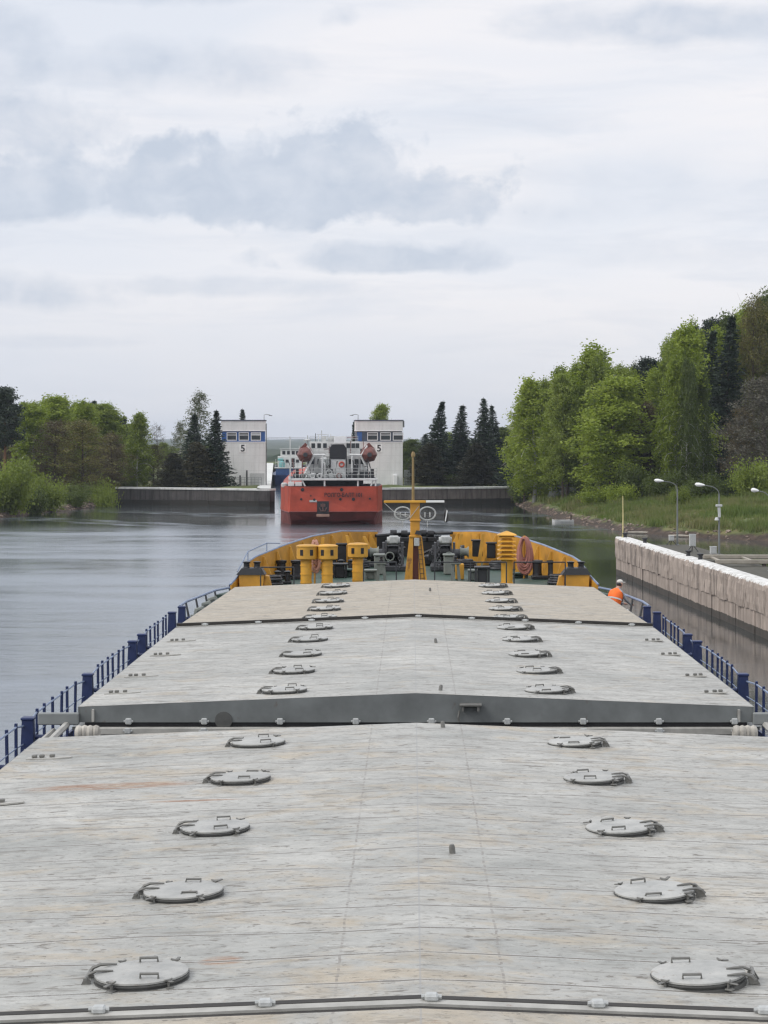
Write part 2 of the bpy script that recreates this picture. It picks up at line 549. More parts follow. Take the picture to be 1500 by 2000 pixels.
# cloud banks: azimuth, elevation, half width, half height (degrees), ragged, soft, weight, flat base
BANKS = [(-2.3, 6.7, 5.0, 2.0, 1.05, .27, .90, 1),
         (-6.9, 6.6, 3.6, 1.5, 1.05, .32, .84, 1),
         (-11.0, 6.4, 3.4, 1.3, .9, .4, .85, 1),
         (-10.6, 8.5, 2.6, 1.0, 1.0, .6, .80, 0),
         (-11.2, 11.0, 1.9, 1.1, .9, .7, .70, 0),
         (-0.4, 4.8, 3.6, .8, .8, .40, .82, 1),
         (7.6, 11.3, 5.4, .75, .55, .55, .75, 0),
         (-7.0, 10.1, 5.5, .85, .8, .9, .7, 0),
         (-11.0, 3.8, 4.2, .9, .7, .7, .75, 1),
         (-6.0, 4.15, 6.0, .36, .7, .5, .42, 0),
         (-10.0, 2.6, 3.5, .25, .7, .6, .30, 0),
         (3.0, 8.6, 4.0, .4, .7, .9, .25, 0),
         (-11.5, 9.9, 2.0, .35, .8, .5, .4, 0),
         (-8.0, 12.2, 4.8, .45, .8, .6, .75, 0),
         (-1.9, 11.55, .8, .45, 1.2, .7, .6, 0),
         (7.0, 7.0, 6.0, 1.5, .6, 1.5, .36, 0),
         (7.5, 5.0, 4.5, .55, .6, 1.1, .34, 0),
         (4.0, 6.2, 3.0, .5, .8, 1.0, .30, 0),
         (18, 8, 5, 1.6, 1.0, .7, .8, 1), (-24, 6, 7, 1.8, 1.0, .7, .8, 1), (30, 14, 8, 3, 1.0, .8, .8, 0), (-35, 15, 9, 3, 1.0, .8, .7, 0)]
tot = None
for (a, e, rx, ry, amp, sf, w, flat) in BANKS:
    dx = wmath('DIVIDE', wmath('SUBTRACT', az, a), rx)
    de = wmath('SUBTRACT', el, e)
    if flat:
        dn = wmath('DIVIDE', wmath('MINIMUM', de, 0.0), -ry * .46)
        du = wmath('DIVIDE', wmath('MAXIMUM', de, 0.0), ry)
        dy = wmath('ADD', dn, du)
    else:
        dy = wmath('DIVIDE', de, ry)
    d = wmath('SQRT', wmath('ADD', wmath('MULTIPLY', dx, dx), wmath('MULTIPLY', dy, dy)))
    nz = wmath('ADD', wmath('MULTIPLY', wmath('SUBTRACT', fluff, .5), 1.7 * amp), wmath('MULTIPLY', wmath('SUBTRACT', lump, .5), 1.5 * amp))
    m = wmath('ADD', wmath('SUBTRACT', .95, d), nz)
    m = wmath('MULTIPLY', wmath('DIVIDE', m, sf, clamp=True), w)
    inv = wmath('SUBTRACT', 1.0, m)
    tot = inv if tot is None else wmath('MULTIPLY', tot, inv)
bank = wmath('SUBTRACT', 1.0, tot, clamp=True)
# lighter billows inside the banks
inner = wmath('MULTIPLY', wmath('SUBTRACT', wnoise(1, 1.3, 1.1, .75, 8, .55, .3), .5), 1.7)
bank = wmath('MULTIPLY', bank, wmath('ADD', .84, inner), clamp=True)

bright = wmix(wmath('MULTIPLY', wmath('SUBTRACT', soft, .36), 3.4, clamp=True), (7.1, 7.35, 7.95), (8.1, 7.98, 8.2))
streak = wmath('MULTIPLY', wmath('SUBTRACT', fine, .48), 2.4, clamp=True)
bright = wmix(wmath('MULTIPLY', streak, .8), bright, (5.95, 6.35, 7.15))
lowk = wmath('SUBTRACT', 1.0, wmath('DIVIDE', el, 4.6), clamp=True)
bright = wmix(wmath('MULTIPLY', lowk, .9), bright, (6.3, 6.45, 6.95))
leftk = wmath('DIVIDE', wmath('SUBTRACT', 2.0, az), 16.0, clamp=True)
bright = wmix(wmath('MULTIPLY', leftk, .30), bright, (5.9, 6.45, 7.4))
cloud = wmix(wmath('MULTIPLY', bank, .95), bright, (4.95, 5.5, 6.45))
hik = wmath('DIVIDE', wmath('SUBTRACT', el, 12.5), 12.0, clamp=True)
cloud = wmix(hik, cloud, (9.9, 10.2, 10.9))
sky = wnode('TexSky', sky_type='NISHITA')
sky.sun_disc = False; sky.sun_elevation = SUN_EL; sky.sun_rotation = SUN_AZ
sky.air_density = 1.0; sky.dust_density = 2.0
final = wmix(.06, cloud, sky.outputs[0])
wl.new(final, bg.inputs[0])

sd = bpy.data.lights.new("sun", 'SUN'); sd.energy = 1.5; sd.angle = R(24); sd.color = (1, .96, .90)
so = bpy.data.objects.new("sun", sd); COL.objects.link(so)
dvec = Vector((math.sin(SUN_AZ) * math.cos(SUN_EL), math.cos(SUN_AZ) * math.cos(SUN_EL), math.sin(SUN_EL)))
so.rotation_euler = dvec.to_track_quat('Z', 'Y').to_euler()
so.location = (0, 0, 60)

# ------------------------------------------------------------------ lock frame, shorelines, ground, water
LO = Vector((-20.7, 297, 0)); LA = math.atan2(265, 4000)
LD = Vector((-math.sin(LA), math.cos(LA), 0)); LN = Vector((math.cos(LA), math.sin(LA), 0))


def LP(u, s, z=0):        # lock frame: u across the chamber from its left edge, s along it
    p = LO + LN * u + LD * s
    return (p.x, p.y, z)


CW = 13.8
SHL = [(-150, 165), (-90, 200), (-60, 232), (-51.3, 255), (-49.6, 270), (-46.7, 285), (-44.2, 306.8)]
SHR = [(15.5, 311), (15.6, 296), (17.0, 272), (18.5, 250), (21.8, 221), (25.8, 208.5), (34.4, 198), (60, 186), (120, 168)]
cr = LP(CW, 3.0); ce = LP(CW, 295); cf = LP(0, 295); cl = LP(0, 0)
cl = LP(-1.3, 1.3); cf = LP(-1.3, 295); ce = LP(CW + 1.3, 295); cr = LP(CW + 1.3, 4.4)
WPOLY = [(-600, -320), (-600, 120)] + SHL + [(-44.2, 308.2), (cl[0], cl[1] + .3), (cf[0], cf[1]), (ce[0], ce[1]), (cr[0], cr[1]), (15.5, 312.3)] + SHR + [(600, 110), (600, -320)]


def pip(x, y, poly):
    c = np.zeros(x.shape, bool); n = len(poly)
    for i in range(n):
        x1, y1 = poly[i]; x2, y2 = poly[(i + 1) % n]
        if y1 == y2: continue
        k = ((y1 > y) != (y2 > y)) & (x < (x2 - x1) * (y - y1) / (y2 - y1) + x1)
        c ^= k
    return c


def pdist(x, y, pl):
    best = np.full(x.shape, 1e9)
    for (x1, y1), (x2, y2) in zip(pl[:-1], pl[1:]):
        dx, dy = x2 - x1, y2 - y1
        t = np.clip(((x - x1) * dx + (y - y1) * dy) / (dx * dx + dy * dy), 0, 1)
        best = np.minimum(best, np.hypot(x - x1 - t * dx, y - y1 - t * dy))
    return best


def terrain(x, y):
    x = np.asarray(x, float); y = np.asarray(y, float)
    inw = pip(x, y, WPOLY)
    dl = pdist(x, y, [(-600, 120)] + SHL); dr = pdist(x, y, SHR + [(600, 110)])
    d = np.minimum(dl, dr)
    wob = 1 + .25 * np.sin(x * .31 + 1.3 * np.sin(y * .17)) + .18 * np.sin(y * .43 + x * .11)
    h = np.interp(d, [0, .5, 1.6, 5, 14], [-.05, .25, .85, 1.5, 2.5]) * np.where(d < 10, .8 + .2 * wob, 1)
    hr = np.clip((x - 12) / 20, 0, 1)
    h = h + np.minimum(np.maximum(d - 14, 0) * .135, 13) * hr
    h = h + np.minimum(np.maximum(d - 14, 0) * .03, 4) * np.clip((-x - 45) / 20, 0, 1)
    h = h + np.where(d > 3, .10 * (np.sin(x * .9 + y * .37) + np.sin(y * .83 - x * .4)), 0)
    hw = -np.minimum(d * .5, 3.0) - .05
    h = np.where(inw, np.where((y > 290) & (np.abs(x + 25) < 22), -3.0, hw), h)
    far = np.clip((y - 612) / 90, 0, 1)
    return h * (1 - far) + (-9.0) * far


def gz(x, y): return float(terrain(np.array([x]), np.array([y]))[0])


xs = np.concatenate([[-5500, -4000, -2500, -1200, -600, -400, -300, -240, -200, -180], np.arange(-160, -60, 4), np.arange(-60, 60, 1.25), np.arange(60, 161, 4), [180, 200, 240, 300, 400, 600, 1200, 2500, 4000, 5500]])
ys = np.concatenate([[-2000, -800, -400, -330, -310, -200, -50, 50, 100, 130], np.arange(150, 330, 1.25), np.arange(330, 612, 4), np.arange(612, 710, 12), [760, 900, 1200, 1800, 3000, 4200, 5500]])
gx, gy = np.meshgrid(xs, ys)
gzv = terrain(gx, gy)
gzv = np.where((gy < -310), 1.5, gzv)
nx, ny = len(xs), len(ys)
co = np.stack([gx, gy, gzv], -1).reshape(-1, 3)
ii = (np.arange(ny - 1)[:, None] * nx + np.arange(nx - 1)[None, :]).reshape(-1)
fc = np.stack([ii, ii + 1, ii + nx + 1, ii + nx], -1)


def npmesh(name, co, fc, mats, mi=None, smooth=False):
    me = bpy.data.meshes.new(name)
    k = fc.shape[1]
    me.vertices.add(len(co)); me.vertices.foreach_set('co', co.astype(np.float32).ravel())
    me.loops.add(fc.size); me.loops.foreach_set('vertex_index', fc.astype(np.int32).ravel())
    me.polygons.add(len(fc))
    me.polygons.foreach_set('loop_start', np.arange(0, fc.size, k, dtype=np.int32))
    for m in (mats if isinstance(mats, (list, tuple)) else [mats]): me.materials.append(m)
    if mi is not None: me.polygons.foreach_set('material_index', mi.astype(np.int32))
    if smooth: me.polygons.foreach_set('use_smooth', np.ones(len(fc), bool))
    me.update(calc_edges=True); me.validate()
    return me


def ground_mat():
    t = NT('bank_soil_and_grass')
    n1 = t.noise(t.map((.22, .22, .22)), 1, 6, .65)
    n2 = t.noise(t.map((1.1, 1.1, 1.1)), 1, 5, .65)
    grass = t.ramp(n1, [(.36, (.05, .08, .018)), (.5, (.085, .115, .028)), (.64, (.15, .14, .055))])
    grass = t.mix(t.ramp(n2, [(.48, 0.0), (.66, .6)]), grass, (.17, .14, .06))
    soil = t.ramp(n2, [(.35, (.026, .018, .012)), (.55, (.06, .04, .027)), (.7, (.11, .078, .055))])
    z = t.sep(t.node('NewGeometry').outputs['Position'])[2]
    zz = t.math('ADD', z, t.math('MULTIPLY', t.math('SUBTRACT', n1, .5), 1.6))
    k = t.ramp(t.math('MULTIPLY', zz, .5), [(.22, 0.0), (.36, 1.0)])
    c = t.mix(k, soil, grass)
    t.set(**{'Base Color': c, 'Roughness': .95})
    t.lk(t.bump(n2, .8, .15), t.b.inputs['Normal'])
    return t.m


gmat = ground_mat()
tag(link('ground', npmesh('ground', co, fc, gmat, smooth=True)), kind='structure')


def water_mat():
    t = NT('river_water')
    v = t.map((1, 1, 1))
    # ripple patches: wind-ruffled bands between calmer ones, sheltered water by the right bank
    patch = t.noise(t.map((.010, .028, 1), (3, 1, 0)), 1, 4, .6, .6)
    patch2 = t.noise(t.map((.045, .17, 1), (8, 2, 0)), 1, 5, .65, .4)
    pk = t.ramp(t.math('ADD', t.math('MULTIPLY', patch, .5), t.math('MULTIPLY', patch2, .5)), [(.42, .38), (.56, 1.0)])
    xy = t.sep(v)
    left = t.math('ADD', .22, t.math('MULTIPLY', t.math('DIVIDE', t.math('SUBTRACT', 12.0, xy[0]), 14.0, clamp=True), .78))
    calm = t.math('SUBTRACT', 1.0, t.math('MULTIPLY', t.math('DIVIDE', t.math('SUBTRACT', t.math('ADD', xy[1], t.math('MULTIPLY', patch2, 40.0)), 238.0), 22.0, clamp=True), .78))
    amt = t.math('MULTIPLY', t.math('MULTIPLY', pk, left), calm)
    # old wake lines crossing the sheltered water on the right
    wl_ = t.math('ADD', xy[1], t.math('ADD', t.math('MULTIPLY', xy[0], .9), t.math('MULTIPLY', patch2, 30.0)))
    wk_ = t.math('SUBTRACT', 1.0, t.math('DIVIDE', t.math('ABSOLUTE', t.math('SUBTRACT', t.math('PINGPONG', t.math('SUBTRACT', wl_, 225.0), 17.0), 3.0)), 3.2), clamp=True)
    wk_ = t.math('MULTIPLY', wk_, t.math('MULTIPLY', t.math('DIVIDE', t.math('SUBTRACT', xy[1], 185.0), 25.0, clamp=True), t.math('DIVIDE', t.math('SUBTRACT', 292.0, xy[1]), 20.0, clamp=True)))
    amt = t.math('MAXIMUM', amt, t.math('MULTIPLY', wk_, .75))
    w1 = t.noise(t.map((.55, 1.5, 1), rot=(0, 0, .12)), 1.0, 6, .62, .3)
    w2 = t.noise(t.map((1.3, 3.4, 1), rot=(0, 0, -.2)), 1.0, 3, .6, .2)
    h = t.math('ADD', w1, t.math('MULTIPLY', w2, .25))
    rgh = t.math('ADD', .05, t.math('MULTIPLY', amt, .22))
    t.set(**{'Base Color': t.mix(amt, (.022, .026, .022), (.15, .178, .21)), 'Roughness': rgh, 'IOR': 1.85})  # ruffled water gets a paler base colour that stands in for sky reflection
    t.lk(t.bump(t.math('MULTIPLY', h, amt), .5, .075), t.b.inputs['Normal'])
    return t.m


wm = MB().add([(-600, -320, 0), (600, -320, 0), (600, 600, 0), (-600, 600, 0)], [(0, 1, 2, 3)]).build('water', water_mat())
tag(wm, kind='structure')

# far forest that reads as one mass, on the lower land beyond the lock
rng = np.random.default_rng(5)
fx = np.linspace(-900, 900, 240); fy = np.concatenate([np.linspace(690, 1100, 60), np.geomspace(1130, 5200, 60)])
FX, FY = np.meshgrid(fx, fy)
FX2 = FX * (FY / 900)
FZ = np.interp(FY, [690, 900, 1500, 5200], [4.6, 3.2, 1.6, 2.6]) + rng.uniform(-2.2, 1.2, FX.shape) * np.interp(FY, [690, 1500, 5200], [1, .6, .4])
FZ[0, :] = -9; FZ[-1, :] = -9
co = np.stack([FX2, FY, FZ], -1).reshape(-1, 3)
nx2 = len(fx); ny2 = len(fy)
ii = (np.arange(ny2 - 1)[:, None] * nx2 + np.arange(nx2 - 1)[None, :]).reshape(-1)
fc = np.stack([ii, ii + 1, ii + nx2 + 1, ii + nx2], -1)
tag(link('distant_forest', npmesh('distant_forest', co, fc, M['lf_spruce'])), kind='stuff')

# the air
hz = MB().box(-5700, 5700, -2100, 5700, -11, 44)
hm = bpy.data.materials.new('haze_air'); hm.use_nodes = True
hn = hm.node_tree; hn.nodes.remove(hn.nodes['Principled BSDF'])
pv = hn.nodes.new('ShaderNodeVolumePrincipled')
pv.inputs['Color'].default_value = (.80, .88, 1.0, 1); pv.inputs['Density'].default_value = .00011; pv.inputs['Anisotropy'].default_value = .1
hn.links.new(pv.outputs[0], hn.nodes['Material Output'].inputs['Volume'])
USE_HAZE = True
if USE_HAZE:
    ho = hz.build('haze', hm); tag(ho, kind='stuff')
# ================================================================== our own ship
ZC, ZE, HWD = 6.06, 5.84, 5.45          # cover height on the centreline, at the edge, half width
DECK = 4.45
M['hatchA'] = hatch_material('cover_paint_near', .25, 1, ((-3.75, 2.75, 1.15, .26), (-1.6, -5.9, .2, .16), (-2.6, 1.5, .6, .08)))
M['hatchB'] = hatch_material('cover_paint_mid', .08, 2)
M['hatchC'] = hatch_material('cover_paint_far', 1.15, 3)
M['hatchD'] = hatch_material('cover_paint_aft', .75, 4)


def crown(x): return ZC - (ZC - ZE) * abs(x) / HWD


def plate_mesh(y0, y1, w0, w1, mat, seed):
    nxp, nyp = 57, max(8, int((y1 - y0) / .07))
    u = np.linspace(-1, 1, nxp); yy = np.linspace(y0, y1, nyp)
    U, Y = np.meshgrid(u, yy)
    W = w0 + (w1 - w0) * (Y - y0) / (y1 - y0)
    X = U * W
    Z = ZC - (ZC - ZE) * np.abs(U)
    yc = (y0 + y1) / 2
    ph = ((Y - yc) / .84 + .5) % 1.0
    row = np.floor((Y - yc) / .84 + .5)
    rg = np.random.default_rng(seed)
    a = rg.uniform(.4, 1.3, 60); b = rg.uniform(0, 6, 60)
    ri = (row.astype(int)) % 60
    sag = np.sin(PI * ph) * (.006 + .007 * a[ri] * np.sin(X * (1.1 + .5 * a[ri]) + b[ri]))
    sag += .004 * np.sin(X * 2.3 + Y * 5.1 + b[ri]) * np.sin(PI * ph)
    edge = np.clip((1 - np.abs(U)) * 20, 0, 1) * np.clip((Y - y0) * 6, 0, 1) * np.clip((y1 - Y) * 6, 0, 1)
    Z = Z - sag * edge
    co = np.stack([X, Y - yc, Z], -1).reshape(-1, 3)
    ii = (np.arange(nyp - 1)[:, None] * nxp + np.arange(nxp - 1)[None, :]).reshape(-1)
    fc = np.stack([ii, ii + 1, ii + nxp + 1, ii + nxp], -1)
    return npmesh('top_plate', co, fc, mat, smooth=True)


# ---- manhole lid: plate > coaming ring, clamps, handles, hinge (hinge on the -x side)
def lid_meshes():
    pl = MB(); r = .365
    pl.lathe([(r - .01, .044), (r, .048), (r, .062), (r - .012, .067), (r * .8, .072), (r * .5, .076), (.02, .078)], 28)
    ring = MB(); ring.lathe([(r + .012, -.03), (r + .010, .008), (r - .012, .014), (r - .012, .043)], 28)
    ring.lathe([(r - .002, .028), (r + .008, .031), (r + .008, .041), (r - .002, .043)], 28)
    cl = MB()      # a swing bolt: foot, eye, bolt and wing nut
    cl.bbox(-.045, .045, -.05, .05, .0, .025, .008)
    cl.tube([(0, .02, .02), (0, .015, .115)], .015, 6)
    cl.bbox(-.022, .022, -.11, .02, .094, .112, .006)
    cl.tube([(-.05, .0, .128), (-.02, .015, .116), (.02, .015, .116), (.055, .02, .134)], [.011, .017, .017, .011], 6)
    hd = MB(); hd.tube([(-.07, 0, 0), (-.07, 0, .045), (.07, 0, .045), (.07, 0, 0)], .011, 6)
    hg = MB()      # bracket with a strap arched over the plate
    for y0 in (-.12, .05):
        hg.prism([(-.475, -.03), (-.385, -.03), (-.385, .04), (-.41, .085), (-.44, .05)], y0, y0 + .025, 'y')
    hg.tube([(-.42, -.14, .065), (-.42, .10, .065)], .016, 8)
    for yy, w in ((-.03, .8), (.17, 1.0)):
        pts = [(-.43, yy, .045), (-.405, yy, .085), (-.35, yy, .110), (-.28, yy + .01, .108), (-.22, yy + .02, .104)]
        hg.tube(pts, [.019 * w, .019 * w, .017 * w, .013, .008], 6)
    return (pl.mesh('access_lid', M['lid'], True), ring.mesh('lid_coaming', M['lidring'], True), cl.mesh('clamp', M['dog']),
            hd.mesh('handle', M['dog'], True), hg.mesh('hinge', M['dog'], True))


LIDM = lid_meshes()
CLAMPS = [(-52, 0), (-124, 8), (58, -6), (122, 4)]


def add_lid(parent, x, y, rnd):
    side = 1 if x < 0 else -1
    tilt = math.atan((ZC - ZE) / HWD) * (-1 if x < 0 else 1)
    l = link('access_lid', LIDM[0], parent, (x, y, crown(x) - .012), (0, tilt, rnd.uniform(-.14, .14) + (0 if side > 0 else PI)))
    link('lid_coaming', LIDM[1], l)
    for a, da in CLAMPS:
        aa = R(a + da + rnd.uniform(-6, 6))
        if rnd.random() < .08: continue
        sc_ = rnd.uniform(.62, .78)
        link('clamp', LIDM[2], l, (math.cos(aa) * .395, math.sin(aa) * .395, .0), (rnd.uniform(-.15, .15), 0, aa + R(90) + rnd.uniform(-.5, .5)), (sc_, sc_, sc_ * .85))
    link('handle', LIDM[3], l, (.10 + rnd.uniform(-.03, .03), -.25, .064), (rnd.uniform(-1.2, .3), 0, rnd.uniform(-.1, .25)))
    link('handle', LIDM[3], l, (.06 + rnd.uniform(-.04, .04), .25, .064), (rnd.uniform(-1.2, .3), 0, rnd.uniform(-.2, .1)))
    link('hinge', LIDM[4], l, (0, 0, 0), (0, 0, 0), (1, 1, .78))
    return l


def lash_plate_mesh():
    m = MB()
    m.prism([(-.30, -.10), (.12, -.10), (.30, -.03), (.30, .03), (.12, .10), (-.30, .10)], 0, .018)
    m.mi = 1
    for x in (-.2, -.1, .04): m.bbox(x - .035, x + .035, -.03, .03, .018, .06, .01)
    return m.mesh('lashing_plate', [M['ledge'], M['dog']])


LASH = lash_plate_mesh()
PIN = MB().lathe([(.032, 0), (.03, .07), (.022, .095), (.004, .1)], 10).mesh('locking_pin', M['dog'], True)
LUG = MB().bbox(-.05, .05, -.05, .05, 0, .055, .015).tube([(-.075, 0, .03), (.075, 0, .03)], .018, 6).mesh('lug', M['lug'])


def slope_bar(m, y0, y1, zoff0, zoff1, w):     # bar following the crowned top across the ship
    for sgn in (-1, 1):
        vs = []
        for y in (y0, y1):
            for z in (zoff0, zoff1):
                vs += [(0, y, ZC + z), (sgn * w, y, ZE + z)]
        m.add(vs, [(0, 1, 3, 2), (4, 6, 7, 5), (0, 4, 5, 1), (2, 3, 7, 6), (0, 2, 6, 4), (1, 5, 7, 3)])


def cover(y0, y1, w0, w1, mat, label, lids, seed, near_face=True, joint=False, pins=(), lash=(), thick=.25):
    rnd = random.Random(seed)
    yc = (y0 + y1) / 2
    t = thing('hatch_cover', label, 'hatch cover', (0, yc, 0))
    link('top_plate', plate_mesh(y0, y1, w0, w1, mat, seed), t)
    zb = ZE - thick
    for s in (-1, 1):
        sk = MB()
        a0, a1 = s * w0, s * w1
        b0, b1 = s * (w0 - .03), s * (w1 - .03)
        sk.add([(a0, y0 - yc, zb), (a1, y1 - yc, zb), (a1, y1 - yc, ZE + .002), (a0, y0 - yc, ZE + .002), (b0, y0 - yc, zb), (b1, y1 - yc, zb), (b1, y1 - yc, ZE - .004), (b0, y0 - yc, ZE - .004)],
               [(0, 1, 2, 3), (7, 6, 5, 4), (0, 4, 5, 1), (3, 2, 6, 7), (0, 3, 7, 4), (1, 5, 6, 2)])
        n = int((y1 - y0) / 1.7)
        for k in range(n):     # side brackets
            yk = y0 - yc + (k + .5) * (y1 - y0) / n
            w = w0 + (w1 - w0) * (k + .5) / n
            sk.box(min(s * w, s * (w + .05)), max(s * w, s * (w + .05)), yk - .04, yk + .04, zb, ZE - .03)
        sk.build('side_skirt', M['face'], t)
    for (yy, w, nm) in ((y0, w0, 'end_plate'), (y1, w1, 'end_plate')):
        e = MB(); d = .03 if yy == y0 else -.03
        e.prism([(-w + .035, zb), (w - .035, zb), (w - .035, ZE - .003), (0, ZC - .004), (-w + .035, ZE - .003)], yy - yc, yy - yc + d, 'y')
        e.build(nm, M['face'], t)
    for (x, y) in lids: add_lid(t, x, y - yc, rnd)
    for (x, y) in pins: link('locking_pin', PIN, t, (x, y - yc, crown(x) - .005), (rnd.uniform(-.2, .2), rnd.uniform(-.2, .2), 0))
    for (x, y) in lash:
        s = 1 if x < 0 else -1
        link('lashing_plate', LASH, t, (x, y - yc, crown(x) - .004), (0, math.atan((ZC - ZE) / HWD) * (-1 if x < 0 else 1), rnd.uniform(-.05, .05) + (PI if s < 0 else 0)), (1, 1, 1))
    if joint:
        jb = MB(); slope_bar(jb, y0 - yc - .215, y0 - yc - .095, -.10, .008, w0 - .01)
        j = jb.build('joint_strip', M['ledge'], t)
        g = MB(); slope_bar(g, y0 - yc - .31, y0 - yc - .217, -.12, -.012, w0 - .01); slope_bar(g, y0 - yc - .093, y0 - yc - .002, -.12, .075 if y0 > 40 else .012, w0 - .01)
        g.build('gasket_and_gap_shade', M['gasket_and_gap_shade'], j)
        for k in range(-4, 5):
            x = k * 1.22 + .08
            link('lug', LUG, j, (x, y0 - yc - .12, crown(x) + .004), (0, 0, rnd.uniform(-.25, .25)))
    return t


LX = 2.17


def rows(ys): return [(s * LX, y) for y in ys for s in (-1, 1)]


cover(-3.0, 14.82, HWD, HWD, M['hatchD'], 'tan weathered hatch cover at the bottom edge of the photo, behind the lugged joint', [], 11)
c1 = cover(15.14, 29.6, HWD, HWD, M['hatchA'], 'pale grey hatch cover nearest the camera with the biggest round lids', rows([15.98, 18.88, 21.97, 25.17, 28.1]), 12,
           joint=True, pins=[(.34, 20.4), (.38, 29.2)], lash=[(s * 4.95, y) for y in (18.1, 21.4, 24.2, 27.6) for s in (-1, 1)])
c2 = cover(33.0, 46.62, HWD, HWD, M['hatchB'], 'light grey hatch cover beyond the open gap, its dark end face showing', rows([33.9, 36.7, 39.5, 42.35, 45.0]), 13,
           pins=[(.40, 33.5), (.42, 41.2)], lash=[(s * 4.95, y) for y in (34.6, 37.0, 40.6, 43.4) for s in (-1, 1)])
c3 = cover(46.94, 59.2, HWD, 5.18, M['hatchC'], 'beige weathered hatch cover farthest forward, touching the yellow forecastle fittings', rows([47.55, 49.9, 52.3, 54.9, 57.6]), 14,
           joint=True, pins=[(.42, 55.0)])
# fittings on the near end face of the third cover
rnd = random.Random(3)
ep = [o for o in c2.children if o.name.startswith('end_plate')][0]
yf = 33.0 - (33.0 + 46.62) / 2
for k in range(-4, 5):
    link('lug', LUG, ep, (k * 1.22 + .25, yf - .005, 5.61), (R(90), 0, 0))
b = MB(); b.bbox(.70, 1.06, yf - .16, yf, 5.86, 5.90, .01); b.bbox(.74, .77, yf - .14, yf, 5.78, 5.86, .005); b.bbox(.98, 1.02, yf - .14, yf, 5.78, 5.86, .005)
b.build('step_bracket', M['dog'], ep)
b = MB(); b.tube([(.70, yf - .03, 5.78), (.68, yf - .04, 5.68), (.69, yf - .03, 5.61)], .016); b.build('hook', M['dog'], ep)
b = MB(); b.lathe([(.14, 0), (.14, .02), (.01, .025)], 20, Matrix.Rotation(R(90), 3, 'X'), (-3.1, yf - .001, 5.625)); b.build('pipe_stub', M['lidring'], ep, True)
for x in (-5.2, 5.2):
    b = MB(); b.bbox(x - .02, x + .02, yf - .05, yf, 5.60, 5.80, .006); b.build('end_guide', M['ledge'], ep)

ship = thing('cargo_ship', 'long grey decked cargo ship with yellow bow under the camera, seen from its bridge', 'cargo ship', (0, 0, 0))

# ---- hull
ST = [(-14, 6.6), (0, 6.6), (30, 6.6), (54, 6.6), (57, 6.5), (60.4, 6.0)]
FST = [(60.5, 5.85), (62, 5.45), (64, 4.97), (67, 4.27), (70, 3.52), (73, 2.6), (75.4, 1.4), (76.5, .25)]
BTOP = [(61.6, 5.72), (62.5, 5.98), (63.2, 6.30), (64, 6.42), (67, 6.62), (70, 6.76), (73, 6.80), (75.4, 6.68)]


def hb(y): return float(np.interp(y, [p[0] for p in ST + FST], [p[1] for p in ST + FST]))
def bt(y): return float(np.interp(y, [p[0] for p in BTOP], [p[1] for p in BTOP]))
def fdeck(y): return 5.52 + (y - 60) * .013


h = MB(); rings = []
for y, bb in ST + FST:
    zt = DECK - .02 if y < 60.45 else fdeck(y) - .02
    fl = 1 if y < 58 else max(.05, 1 - (y - 58) / 20)
    rings.append([(-bb, y, zt), (-bb, y, zt - .5), (-bb * (.98 if y < 58 else .85), y - (0 if y < 58 else .4), .6), (-bb * fl, y - (0 if y < 58 else 1.2), -1.8), (0, y - (0 if y < 58 else 1.2), -2.4),
                  (bb * fl, y - (0 if y < 58 else 1.2), -1.8), (bb * (.98 if y < 58 else .85), y - (0 if y < 58 else .4), .6), (bb, y, zt - .5), (bb, y, zt)])
h.loft(rings)
h.build('hull', M['bluehull'], ship)
d = MB()
ds = [p for p in ST]
for (ya, ba), (yb, bb2) in zip(ds[:-1], ds[1:]):
    d.add([(-ba, ya, DECK), (ba, ya, DECK), (bb2, yb, DECK), (-bb2, yb, DECK)], [(0, 1, 2, 3)])
d.build('main_deck', M['deckgrey'], ship)
d = MB()
for (ya, ba), (yb, bb2) in zip(FST[:-1], FST[1:]):
    d.add([(-ba, ya, fdeck(ya)), (ba, ya, fdeck(ya)), (bb2, yb, fdeck(yb)), (-bb2, yb, fdeck(yb))], [(0, 1, 2, 3)])
d.box(-5.85, 5.85, 60.42, 60.5, DECK, fdeck(60.5) - .004)
d.build('forecastle_deck', M['green'], ship)
# sheer strake lip along the main deck
l = MB()
for s in (-1, 1):
    for (ya, ba), (yb, bb2) in zip(ST[:-1], ST[1:]):
        l.add([(s * (ba + .01), ya, DECK - .3), (s * (bb2 + .01), yb, DECK - .3), (s * (bb2 + .01), yb, DECK + .12), (s * (ba + .01), ya, DECK + .12),
               (s * (ba - .04), ya, DECK - .3), (s * (bb2 - .04), yb, DECK - .3), (s * (bb2 - .04), yb, DECK + .12), (s * (ba - .04), ya, DECK + .12)],
              [(0, 1, 2, 3), (4, 7, 6, 5), (3, 2, 6, 7), (0, 4, 5, 1), (0, 3, 7, 4), (1, 5, 6, 2)])
l.build('sheer_strake', M['blue'], ship)
